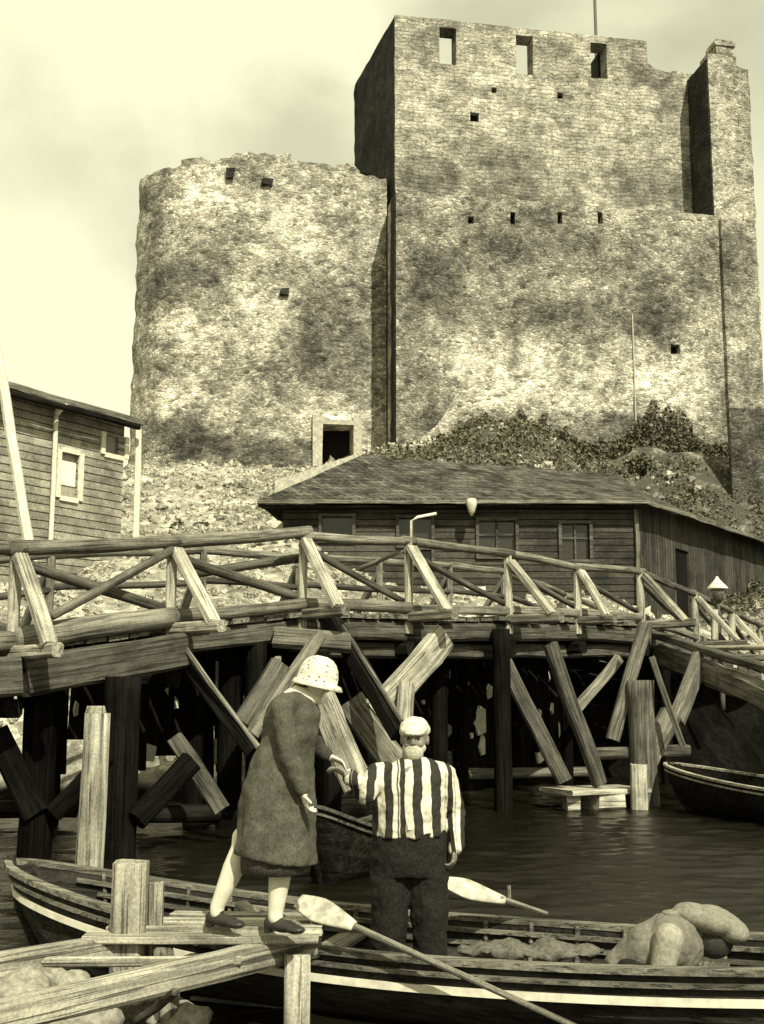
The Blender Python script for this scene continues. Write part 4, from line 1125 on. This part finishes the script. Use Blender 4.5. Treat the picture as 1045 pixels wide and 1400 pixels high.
# ================================================================ LAMP AND SMALL THINGS
lp = at(981, 800, 27.0)
lr2 = empty('street_lamp', (lp.x, 27, 2.9), 'street lamp with a white conical shade at the far end of the bridge', 'lamp')
MB().tube([(lp.x, 27, lp.z + .2), (lp.x, 27, lp.z + .13), (lp.x, 27, lp.z - .06), (lp.x, 27, lp.z - .09)], [.02, .06, .235, .24], 16).build('lamp_shade', M['white_paint'], lr2, True)
MB().tube([(lp.x, 27, lp.z - .1), (lp.x, 27, lp.z - .2), (lp.x, 27, lp.z - .42)], [.17, .16, .07], 12).build('lantern', plain('dim lamp glass', .12, .2, spec=.5), lr2, True)
log('lamp_post', (lp.x, 27, 1.5), (lp.x, 27, lp.z - .4), .06, .05, M['wood_brown'], lr2)
# electric pole with bracket behind the bridge, left of centre
for (px, y0, y1, Y, r_, lab) in ((563, 712, 790, 27, .035, 'thin pale bracketed pole before the house window'),):
    a, c = at(px, y1, Y), at(px, y0, Y)
    MB().tube([a, c, at(px + 8, y0 - 5, Y), at(px + 34, y0 - 10, Y)], r_, 8).build('x', M['white_paint'], None, True)
    o = col.objects[-1]; o.name = 'bracket_pole'; tag(o, lab, 'pole')
for (px, y0, y1, lab) in ((977, 833, 860, 'pale stubby post left of two by the street lamp'), (1001, 840, 866, 'pale stubby post right of two by the street lamp')):
    a, c = at(px, y1 + 15, 26.5), at(px, y0, 26.5)
    tag(beam('bollard', a, c, .14, .14, M['wood_pale'], None), lab, 'post', 'stubby posts by the street lamp')

# loose rubble strewn over the slopes
M['rock'] = stone('pale boulder', .26, .5, 5)
rg = random.Random(31); mb = MB(); vs = []; fs = []
for _ in range(7500):
    x = rg.uniform(-11, 13); y = rg.uniform(22.5, 48)
    if rg.random() > (.95 if x < 0 else .75): continue
    h = H(x, y)
    if h < .3 or (x > -1.8 and h < 3.3): continue
    s = rg.uniform(.05, .17) * (1 + (rg.random() < .1) * 1.1)
    n = len(vs); q = Quaternion((rg.gauss(0, 1), rg.gauss(0, 1), rg.gauss(0, 1), rg.gauss(0, 1))).normalized()
    for a in ((1, 0, 0), (-1, 0, 0), (0, 1, 0), (0, -1, 0), (0, 0, 1), (0, 0, -1)):
        vs.append(Vector((x, y, h + s * .2)) + q @ (Vector(a) * s * rg.uniform(.6, 1.1)))
    for a, c, d in ((0, 2, 4), (2, 1, 4), (1, 3, 4), (3, 0, 4), (2, 0, 5), (1, 2, 5), (3, 1, 5), (0, 3, 5)): fs.append((n + a, n + c, n + d))
tag(link('rubble', mesh_of(vs, fs), M['rock']), 'loose broken stones strewn over the slope below the castle', 'rubble', kind='stuff')

# ================================================================ PLANTS
def leaf_mat(name, lo, hi):
    b = NB(name); n = b.noise(b.co, 9, 4, .7).outputs[0]
    return b.done(b.lerp(lo, hi, b.rng(n, .3, .7)), .8, tint=(1, .96, .6))
M['leaf'] = leaf_mat('dull weeds', .03, .2)
def leaves(name, pts, m, label, cat, kind=None, size=.14, parent=None):
    rg = random.Random(len(pts)); vs = []; fs = []
    for c, s in pts:
        for _ in range(1):
            q = Quaternion((rg.gauss(0, 1), rg.gauss(0, 1), rg.gauss(0, 1), rg.gauss(0, 1))).normalized()
            k = s * rg.uniform(.6, 1.4); n = len(vs)
            for a, b_ in ((-1, -.5), (.2, -.7), (1, .1), (.1, .7), (-.8, .5)): vs.append(Vector(c) + q @ Vector((a * k, b_ * k, rg.uniform(-.2, .2) * k)))
            fs.append(tuple(range(n, n + 5)))
    o = link(name, mesh_of(vs, fs), m, parent)
    if parent is None: tag(o, label, cat, kind=kind)
    return o
rg = random.Random(11); pts = []
for _ in range(90000):
    x = rg.uniform(-1.5, 22); y = rg.uniform(37.5, 48.5)
    if noise.fractal((x * .6, y * .6, 9), .8, 2, 4) < rg.uniform(-.5, .3): continue
    if x < 2.0 and y > 45.5: continue
    pts.append(((x, y, H(x, y) + rg.uniform(0, .6) ** 1.5), rg.uniform(.03, .075)))
leaves('weeds', pts, M['leaf'], 'rough weeds and brush on the slope at the foot of the keep', 'weeds', 'stuff')
# creepers and brush climbing the foot of the wall, thinning upwards
pts = []
for _ in range(15000):
    u = rg.uniform(1.2, 15.2); p = LP0 + dU * u
    top_ = 1.1 + 1.5 * max(0, noise.fractal((u * .45, 3, 3), .8, 2, 4) + .25) + (.9 if 10.2 < u < 13.2 else 0) * (1 - abs(u - 11.6) / 1.7)
    top_ *= min(1, max(.25, (u - 1.5) / 4))
    z = H(p.x, p.y - .6) - .3 + rg.random() ** 1.7 * top_
    pts.append(((p.x, p.y - .12 - rg.uniform(0, .45) * (1 - (z - H(p.x, p.y - .6)) / 4), z), rg.uniform(.03, .09)))
leaves('creepers', pts, M['leaf'], 'dark creepers and brush thinning upwards on the foot of the keep wall', 'creepers', 'stuff')
def shrub(px, py, Y, r, lab, n=1400):
    c = at(px, py, Y); g_ = empty('shrub', (c.x, Y, c.z - r), lab, 'shrub', 'shrubs on the castle slope'); pts = []
    for _ in range(n):
        v = Vector((rg.gauss(0, 1), rg.gauss(0, 1), rg.gauss(0, 1))).normalized() * r * rg.uniform(.35, 1) ** .5
        v.z *= .7; v *= .72 + .5 * noise.noise(v * 2.2 / r + Vector((px, 0, 0)))
        pts.append((c + v, rg.uniform(.05, .11)))
    leaves('foliage', pts, M['leaf'], None, None, parent=g_)
    log('stem', (c.x, Y, c.z - r * .9), (c.x, Y, c.z), .03, .02, M['wood_brown'], g_)
shrub(875, 636, 44.5, .62, 'small round dark shrub on the slope under the lime drain line')
#shrub(650, 592, 46.2, .5, 'leftmost dark bush hugging the foot of the keep')
#shrub(905, 585, 46.3, .8, 'dark bush hugging the foot of the keep near its right corner')
#shrub(940, 605, 46.3, .6, 'smaller bush right beside the right corner bush of the keep')
#shrub(720, 605, 46.2, .5, 'low bush at the middle of the foot of the keep')
for px, lab in ((243, 'low weed tuft on the pale slope just right of the boarded building'), (278, 'wide weed tuft on the pale slope behind the hand rail')):
    shrub(px, 722, 36, .26, lab, 500)
for i in range(8):
    pass
# ================================================================ PEOPLE
M['skin'] = plain('skin', .36, .55, .1, 25, (1, .93, .74), .1)
M['eye'] = plain('dark eye', .02, .3)
M['hair_dark'] = plain('dark hair', .03, .8, .5, 60, bs=.5)
M['hair_white'] = plain('white hair', .42, .9, .3, 60, bs=.8)
M['shoe'] = plain('dark leather', .025, .45, .3)
M['stocking'] = plain('pale stocking', .6, .8, .12)
def limb(mb, pts, rs, sides=16, flat=1.0):
    pts = [Vector(p) for p in pts]
    P_, R_ = [], []
    for i in range(len(pts) - 1):
        for k in range(6):
            t = k / 6; P_.append(pts[i].lerp(pts[i + 1], t)); R_.append(rs[i] + (rs[i + 1] - rs[i]) * t)
    P_.append(pts[-1]); R_.append(rs[-1])
    mb.tube(P_, R_, sides, flat)
    for p, r in zip(pts, rs): mb.ell(p, (r, r, r * 1.0), n=14, m=10)
    return mb
def basis(fwd, up):
    f = Vector(fwd).normalized(); s = f.cross(Vector(up)).normalized(); u = s.cross(f)
    return f, s, u
def head(mb, c, fwd, up, h=.225):
    f, s, u = basis(fwd, up); c = Vector(c); q = Matrix((f, s, u)).transposed(); k = h / .225
    E = lambda a, b_, d, r: mb.ell(c + (f * a + s * b_ + u * d) * k, [x * k for x in r], q, 16, 12)
    E(-.012, 0, .028, (.093, .075, .085)); E(.012, 0, -.02, (.075, .066, .088)); E(.036, 0, -.07, (.042, .043, .038))
    E(.086, 0, -.012, (.022, .013, .026)); E(.09, 0, -.024, (.016, .017, .011)); E(.07, 0, .022, (.022, .052, .011))
    E(.072, 0, -.054, (.014, .026, .008)); E(.072, 0, -.064, (.013, .022, .006)); E(.055, .036, -.03, (.028, .022, .024)); E(.055, -.036, -.03, (.028, .022, .024))
    for b_ in (-1, 1): E(-.012, b_ * .076, -.012, (.018, .010, .032))
    return f, s, u, k
def eyes(parent, c, f, s, u, k):
    for b_ in (-1, 1): MB().ell(Vector(c) + (f * .078 + s * b_ * .031 + u * .004) * k, (.0085 * k,) * 3, n=10, m=8).build('eye', M['eye'], parent, True)
def hand(mb, wr, d, pn, side, curl=.5, k=1.0):
    """wrist, finger direction, palm normal, side=+1/-1 for the thumb"""
    d = Vector(d).normalized(); pn = Vector(pn); pn = (pn - d * pn.dot(d)).normalized(); s = d.cross(pn).normalized() * side; wr = Vector(wr)
    q = Matrix((d, s, pn)).transposed()
    mb.ell(wr + d * .045 * k, (.055 * k, .04 * k, .017 * k), q)
    for i, (off, ln) in enumerate(((.029, .07), (.010, .078), (-.010, .073), (-.028, .056))):
        p = wr + d * .078 * k + s * off * k; a = 0; pts = [wr + d * .05 * k + s * off * .8 * k, p]
        for seg_ in (.45, .32, .23):
            a += curl * (.55 + .1 * i); dd = d * math.cos(a) + pn * math.sin(a) + s * off * .6
            p = p + dd.normalized() * ln * seg_ * k; pts.append(p)
        limb(mb, pts, [.0095 * k, .0095 * k, .0088 * k, .008 * k, .0068 * k], 8)
    b0 = wr + d * .02 * k + s * .025 * k; b1 = b0 + (d * .5 + s * .75 + pn * .25).normalized() * .038 * k; b2 = b1 + (d * .85 + s * .2 + pn * .5).normalized() * .034 * k
    limb(mb, [b0, b1, b2], [.013 * k, .011 * k, .0085 * k], 8)
def foot(mb, ank, d, k=1.0):
    d = Vector(d).normalized(); a = Vector(ank); z = Vector((0, 0, 1)); s = z.cross(d)
    q = Matrix((d, s, z)).transposed()
    mb.ell(a + d * -.025 * k - z * .045 * k, (.045 * k, .036 * k, .04 * k), q); mb.ell(a + d * .05 * k - z * .052 * k, (.095 * k, .042 * k, .034 * k), q)
    mb.ell(a + d * .125 * k - z * .062 * k, (.06 * k, .043 * k, .024 * k), q)
    mb.ell(a - z * .01, (.04 * k, .036 * k, .05 * k), q)
def ring(cx, cy, cz, rx, ry, n=28, fwdy=0):
    return [Vector((cx + rx * math.cos(2 * math.pi * j / n), cy + ry * math.sin(2 * math.pi * j / n), cz)) for j in range(n)]

# ---------------- woman
YW = 7.02
wo = empty('person', (at(375, 1255, YW).x, YW, .6), 'woman in a tweed coat and dotted white cloche hat on the landing stage', 'person')
bd = MB()
hip = at(378, 1062, YW); ch = at(399, 985, YW); nk = at(413, 952, YW); hd = at(431, 932, YW)
kR, aR = at(331, 1160, YW + .06), at(297, 1240, YW + .05)
kF, aF = at(386, 1170, YW - .06), at(377, 1247, YW - .07)
limb(bd, [hip + Vector((-.03, .06, -.05)), kR, aR], [.09, .058, .036]); limb(bd, [hip + Vector((.02, -.06, -.05)), kF, aF], [.09, .058, .038])
limb(bd, [kR.lerp(aR, .3), kR.lerp(aR, .36)], [.055, .055]); limb(bd, [kF.lerp(aF, .3), kF.lerp(aF, .36)], [.055, .055])
limb(bd, [hip, at(386, 1025, YW), ch, at(405, 962, YW)], [.13, .11, .13, .1]); limb(bd, [at(405, 965, YW), nk, hd], [.06, .05, .05])
f, s, u, k = head(bd, hd, (1, -.12, -.42), (.35, 0, 1), .215)
sh1, el1, wr1 = at(388, 968, YW - .17), at(396, 1035, YW - .2), at(415, 1084, YW - .2)
sh2, el2, wr2 = at(413, 968, YW + .13), at(434, 1022, YW + .22), at(450, 1034, YW + .2)
limb(bd, [sh1, el1, wr1], [.05, .04, .028]); limb(bd, [sh2, el2, wr2], [.05, .04, .028])
hand(bd, wr1, (.25, 0, -1), (1, .2, .3), 1, .75, .92); hand(bd, wr2, (.9, .1, -.4), (0, -.3, -1), 1, .45, .92)
M['skin_pale'] = plain('pale skin', .55, .55, .1, 25, (1, .93, .74), .1)
remesh(bd.build('body', M['skin_pale'], wo), .006, 3)
eyes(wo, hd, f, s, u, k)
st = MB()
limb(st, [kR + Vector((.01, 0, .06)), kR, kR.lerp(aR, .35), aR, aR - Vector((0, 0, .03))], [.07, .064, .064, .042, .042]); remesh(st.build('stocking', M['stocking'], wo), .008, 3)
st = MB(); limb(st, [kF + Vector((0, 0, .06)), kF, kF.lerp(aF, .35), aF, aF - Vector((0, 0, .03))], [.07, .064, .066, .044, .044]); remesh(st.build('stocking', M['stocking'], wo), .008, 3)
for a in (aR, aF):
    m_ = MB(); foot(m_, a - Vector((0, 0, .015)), (.86, -.5, 0), 1.08); m_.box(a + Vector((-.04, .02, -.09)), (.04, .05, .05), -.5); remesh(m_.build('shoe', M['shoe'], wo), .006, 3)
b = NB('tweed coat'); n = b.noise(b.co, 85, 3, .8).outputs[0]; n2 = b.noise(b.co, 7, 5, .6).outputs[0]
M['coat'] = b.done(b.math('MULTIPLY', b.rng(n, .3, .7, .045, .10), b.rng(n2, .3, .7, .75, 1.2)), .95, n, .5, .008, (1, .95, .7))
b = NB('dark knit front'); n = b.noise(b.co, 70, 3, .8).outputs[0]
M['coat_dark'] = b.done(b.rng(n, .3, .7, .02, .07), .95, n, .4, .008)
ct = MB(); prof = [(944, 408, 14, .07), (950, 405, 24, .11), (958, 402, 31, .15), (975, 400, 36, .17), (1000, 397, 38, .165), (1022, 392, 38, .155), (1045, 386, 42, .175), (1075, 381, 48, .2), (1110, 379, 51, .215), (1140, 378, 53, .225), (1165, 377, 54, .23), (1174, 377, 53.5, .228)]
def coat_loft(prof, Yc, tilt=0, n=40, sd=0, fold=.012, low=None):
    rr = []; z_lo = None
    for iy, (py, pc, hw_, dp) in enumerate(prof):
        c = at(pc, py, Yc); rx = hw_ / F * Yc; t = iy / (len(prof) - 1)
        r_ = []
        for j in range(n):
            a = 2 * math.pi * j / n
            fo = 1 + fold / .1 * t * .5 * (noise.noise(Vector((math.cos(a) * 2.6 + sd, math.sin(a) * 2.6, t * 1.2))) + .4 * math.sin(a * 9 + sd))
            x_ = rx * math.cos(a) * fo; y_ = dp * math.sin(a) * fo
            r_.append(Vector((c.x + x_, c.y + y_, c.z + tilt * t ** 3 * math.cos(a))))
        rr.append(r_)
    return rr
ct.rings(coat_loft(prof, YW, -.035, sd=3)); limb(ct, [at(396, 962, YW - .12), sh1, el1, wr1.lerp(el1, .12)], [.07, .072, .056, .046]); 
coat = folds(remesh(ct.build('coat', M['coat'], wo), .009, 4), .035, .14)
ct = MB(); limb(ct, [at(412, 962, YW + .05), sh2, el2, wr2.lerp(el2, .2)], [.07, .068, .05, .042])
remesh(ct.build('sleeve', M['coat_dark'], wo), .009, 3)
sk = MB(); sk.rings([ring(at(377, y_, YW).x, YW, at(377, y_, YW).z, r_, .2) for y_, r_ in ((1150, .2), (1178, .205), (1192, .2))]); sk.build('skirt', M['coat_dark'], wo, True)
cl = MB(); f2 = (hd - nk).normalized()
cl.rings([[at(418, 951, YW) + Vector((math.cos(a) * r_, math.sin(a) * r_ * .95, z_ + math.cos(a) * -.02)) for a in [2 * math.pi * j / 20 for j in range(20)]] for r_, z_ in ((.09, -.035), (.098, -.005), (.08, .03), (.06, .045))])
cl.build('collar', M['stocking'], wo, True)
# belt
# hat: deep bell crown and a narrow brim, dotted
b = NB('dotted white hat'); v = b.vor(b.co, 34); 
M['hat'] = b.done(b.math('MULTIPLY', b.rng(v.outputs[0], .16, .3, .12, .6), b.rng(b.noise(b.co, 40, 3).outputs[0], .3, .7, .8, 1.1)), .8, b.noise(b.co, 60, 3).outputs[0], .3, .005)
f, s, u = basis((1, -.12, -.22), (.2, 0, 1)); hc = at(433, 934, YW)
def hat_ring(z_, rx, ry, off=0, n=32): return [hc + f * (math.cos(2 * math.pi * j / n) * rx + off) + s * math.sin(2 * math.pi * j / n) * ry + u * z_ for j in range(n)]
ht = MB().rings([hat_ring(-.026, .150, .138, .008), hat_ring(-.018, .156, .142, .008), hat_ring(.006, .142, .127, .006), hat_ring(.012, .123, .112), hat_ring(.05, .122, .112), hat_ring(.09, .113, .104), hat_ring(.125, .094, .088), hat_ring(.15, .066, .062), hat_ring(.162, .03, .03)])
ht.build('hat', M['hat'], wo, True)
hr_ = MB(); hr_.ell(hd - f * .035 + u * .0, (.08, .08, .06)); hr_.build('hair', M['hair_dark'], wo, True)

# ---------------- man in the striped shirt
YM = 7.62
mn = empty('person', (at(560, 1330, YM).x, YM, .12), 'stout white-bearded man in a boldly striped shirt standing in the rowing boat', 'person')
bd = MB(); hd = at(567, 1009, YM); fe = CAMZ * 0 + .12
limb(bd, [at(560, 1140, YM), at(560, 1100, YM), at(562, 1068, YM)], [.15, .15, .15]); limb(bd, [at(563, 1052, YM), hd], [.075, .06])
f, s, u, k = head(bd, hd, (-.12, -1, -.04), (0, -.04, 1), .245)
shl, ell_, wrl = at(517, 1060, YM), at(500, 1086, YM - .22), at(477, 1060, YM - .32)
shr, elr, wrr = at(607, 1062, YM), at(624, 1114, YM + .03), at(623, 1160, YM - .08)
limb(bd, [shl, ell_, wrl], [.055, .043, .03]); limb(bd, [shr, elr, wrr], [.055, .043, .03])
hand(bd, wrl, (-.8, .15, .42), (0, .2, -1), -1, .6); hand(bd, wrr, (-.15, -.1, -1), (-.9, .3, 0), 1, .7)
lx, rx = at(532, 1300, YM).x, at(588, 1300, YM).x
for x_, h_ in ((lx, at(540, 1150, YM)), (rx, at(581, 1150, YM))): limb(bd, [h_, Vector((x_, YM - .02, .58)), Vector((x_, YM, .2))], [.1, .07, .05])
M['skin_shade'] = plain('shaded skin', .19, .55, .2, 30, (1, .93, .74), .1)  # skin colour darkened to put shade into the face
remesh(bd.build('body', M['skin_shade'], mn), .006, 3); eyes(mn, hd, f, s, u, k)
# beard, hair and soft white cap
bb = MB(); bb.ell(hd + f * .055 - u * .085, (.062, .055, .062)); bb.ell(hd + f * .03 - u * .06, (.078, .06, .05)); bb.ell(hd + f * .088 - u * .05, (.036, .018, .012))
o = bb.build('beard', M['hair_white'], mn); remesh(o, .007, 2)
bb = MB(); bb.ell(hd - f * .02 + u * .055, (.1, .107, .078), n=18, m=12); bb.ell(hd + f * .03 + u * .05, (.088, .07, .045), n=18, m=12)
bb.ell(hd + f * .075 + u * .032, (.05, .07, .012), Matrix.Rotation(0, 3, 'X'))
folds(remesh(bb.build('cap', plain('soft white cap', .55, .9, .3, 30), mn), .006, 2), .02, .04)
b = NB('striped shirt'); sx = b.sep(b.co)[0]
xx = b.math('ADD', b.math('ADD', sx, b.math('MULTIPLY', b.sep(b.co)[2], .03)), b.math('MULTIPLY', b.math('SUBTRACT', b.noise(b.co, 3.5, 3).outputs[0], .5), .09))
w_ = b.math('ADD', b.math('SINE', b.math('MULTIPLY', xx, 2 * math.pi / .098)), b.math('MULTIPLY', b.math('SINE', b.math('MULTIPLY', xx, 2 * math.pi / .0365)), .55))
n = b.noise(b.co, 50, 3, .7).outputs[0]
M['stripe'] = b.done(b.math('MULTIPLY', b.rng(w_, -.05, .2, .03, .62), b.rng(n, .3, .7, .75, 1.1)), .9, b.noise(b.co, 6, 4).outputs[0], .6, .03)
prof = [(1036, 566, 16, .07), (1043, 564, 30, .1), (1052, 562, 44, .135), (1066, 561, 49, .16), (1090, 560, 49, .175), (1115, 560, 48, .185), (1134, 560, 48, .185), (1142, 560, 47, .18)]
sh = MB(); sh.rings(coat_loft(prof, YM, 0, sd=8, fold=.02)); limb(sh, [shl + Vector((.05, 0, .01)), shl, ell_], [.085, .08, .06]); limb(sh, [ell_, wrl.lerp(ell_, .1)], [.06, .047])
limb(sh, [shr + Vector((-.05, 0, .01)), shr, elr, wrr], [.085, .08, .058, .046])
sho = sh.build('shirt', M['stripe'], mn); folds(remesh(sho, .009, 3), .04, .1)
cv = MB(); c = at(564, 1041, YM); cv.rings([[c + Vector((math.cos(a) * r_, math.sin(a) * r_ * .9 - (.03 if math.sin(a) < 0 else 0) * (z_ < 0), z_)) for a in [2 * math.pi * j / 20 for j in range(20)]] for r_, z_ in ((.1, -.035), (.09, -.005), (.07, .02), (.06, .022))]); cv.build('collar', M['stripe'], mn, True)
b = NB('dark moleskin trousers'); n = b.noise(b.co, 80, 3, .8).outputs[0]
M['trousers'] = b.done(b.rng(n, .3, .7, .004, .022), .95, b.noise(b.co, 8, 4).outputs[0], .6, .02)
tr = MB(); tr.rings([ring(c_.x, YM, c_.z, hw_ / F * YM, dp) for c_, hw_, dp in [(at(560, y_, YM), w__, d_) for y_, w__, d_ in ((1134, 47, .175), (1150, 49, .18), (1175, 51, .18), (1195, 50, .17))]])
for x_, cx_ in ((lx, at(537, 1185, YM)), (rx, at(584, 1185, YM))): limb(tr, [cx_, Vector((x_, YM - .03, .6)), Vector((x_, YM, .25))], [.14, .115, .1])
folds(remesh(tr.build('trousers', M['trousers'], mn), .01, 3), .04, .12)
for x_ in (lx, rx):
    m_ = MB(); foot(m_, Vector((x_, YM, .16)), (.1, -1, 0), 1.2); remesh(m_.build('boot', M['shoe'], mn), .007, 3)
MB().box(at(561, 1131, YM - .185), (.03, .012, .03)).build('button', M['stocking'], mn)

# ---------------- person bent down in the boat
YC = 7.2
cr = empty('person', (at(900, 1320, YC).x, YC, .1), 'person in a pale jacket and big soft cap crouching in the boat', 'person')
bd = MB(); pel, chs, nk, hd = at(862, 1325, YC + .05), at(925, 1290, YC), at(955, 1280, YC - .02), at(976, 1283, YC - .03)
limb(bd, [pel, chs], [.14, .14]); limb(bd, [chs, nk, hd], [.08, .06, .06])
f, s, u, k = head(bd, hd, (.65, -.25, -.75), (.7, 0, .6), .22)
s1, e1_, w1_ = at(915, 1283, YC - .19), at(903, 1335, YC - .2), at(950, 1345, YC - .22)
s2, e2_, w2_ = at(925, 1283, YC + .17), at(945, 1335, YC + .15), at(985, 1335, YC + .02)
limb(bd, [s1, e1_, w1_], [.055, .043, .03]); limb(bd, [s2, e2_, w2_], [.055, .043, .03])
hand(bd, w1_, (.8, .1, -.5), (0, 0, -1), -1, .6); hand(bd, w2_, (.8, -.1, -.5), (0, 0, -1), 1, .6)
for dy, kx in ((-.11, 935), (.11, 940)):
    kn = at(kx, 1345, YC + dy); an = Vector((kn.x - .12, YC + dy, .14)); limb(bd, [pel + Vector((0, dy, -.03)), kn, an], [.1, .075, .05])
remesh(bd.build('body', M['skin'], cr), .007, 3); eyes(cr, hd, f, s, u, k)
M['jacket'] = plain('pale linen jacket', .15, .95, .3, 40, bs=.5)
jk = MB(); limb(jk, [pel, at(892, 1300, YC), chs, at(945, 1280, YC)], [.15, .165, .17, .1]); jk.ell(at(912, 1287, YC), (.2, .21, .15), Matrix.Rotation(-.55, 3, 'Y'), 20, 14)
folds(remesh(jk.build('jacket', M['jacket'], cr), .01, 4), .04, .13)
jk = MB(); limb(jk, [s1, e1_, w1_.lerp(e1_, .15)], [.085, .065, .05]); remesh(jk.build('sleeve', plain('pale sleeve', .28, .95, .3, 40, bs=.5), cr), .009, 3)
jk = MB(); limb(jk, [s2, e2_, w2_.lerp(e2_, .15)], [.085, .065, .05]); remesh(jk.build('sleeve', M['jacket'], cr), .009, 3)
tr = MB()
for dy, kx in ((-.11, 935), (.11, 940)):
    kn = at(kx, 1345, YC + dy); an = Vector((kn.x - .12, YC + dy, .16)); limb(tr, [pel + Vector((0, dy, -.03)), kn, an], [.13, .095, .075])
    m_ = MB(); foot(m_, an, (1, 0, 0), 1.1); remesh(m_.build('boot', M['shoe'], cr), .008, 3)
remesh(tr.build('trousers', M['trousers'], cr), .01, 3)
hh_ = MB(); hh_.ell(hd + Vector((0, 0, -.01)), (.115, .1, .105)); hh_.build('hair', M['hair_dark'], cr, True)
cp = MB(); q = Matrix.Rotation(R(14), 3, 'Y')
cp.ell(at(975, 1259, YC - .02), (.18, .165, .085), q, 22, 14); cp.ell(at(956, 1253, YC), (.16, .15, .075), q, 22, 14); cp.ell(at(1000, 1272, YC - .05), (.11, .13, .075), q, 20, 12)
cp.ell(at(922, 1247, YC), (.075, .08, .018), Matrix.Rotation(R(-6), 3, 'Y'), 18, 10)
o = cp.build('cap', plain('pale soft cap', .19, .95, .3, 45, bs=.6), cr); folds(remesh(o, .01, 4), .025, .13)
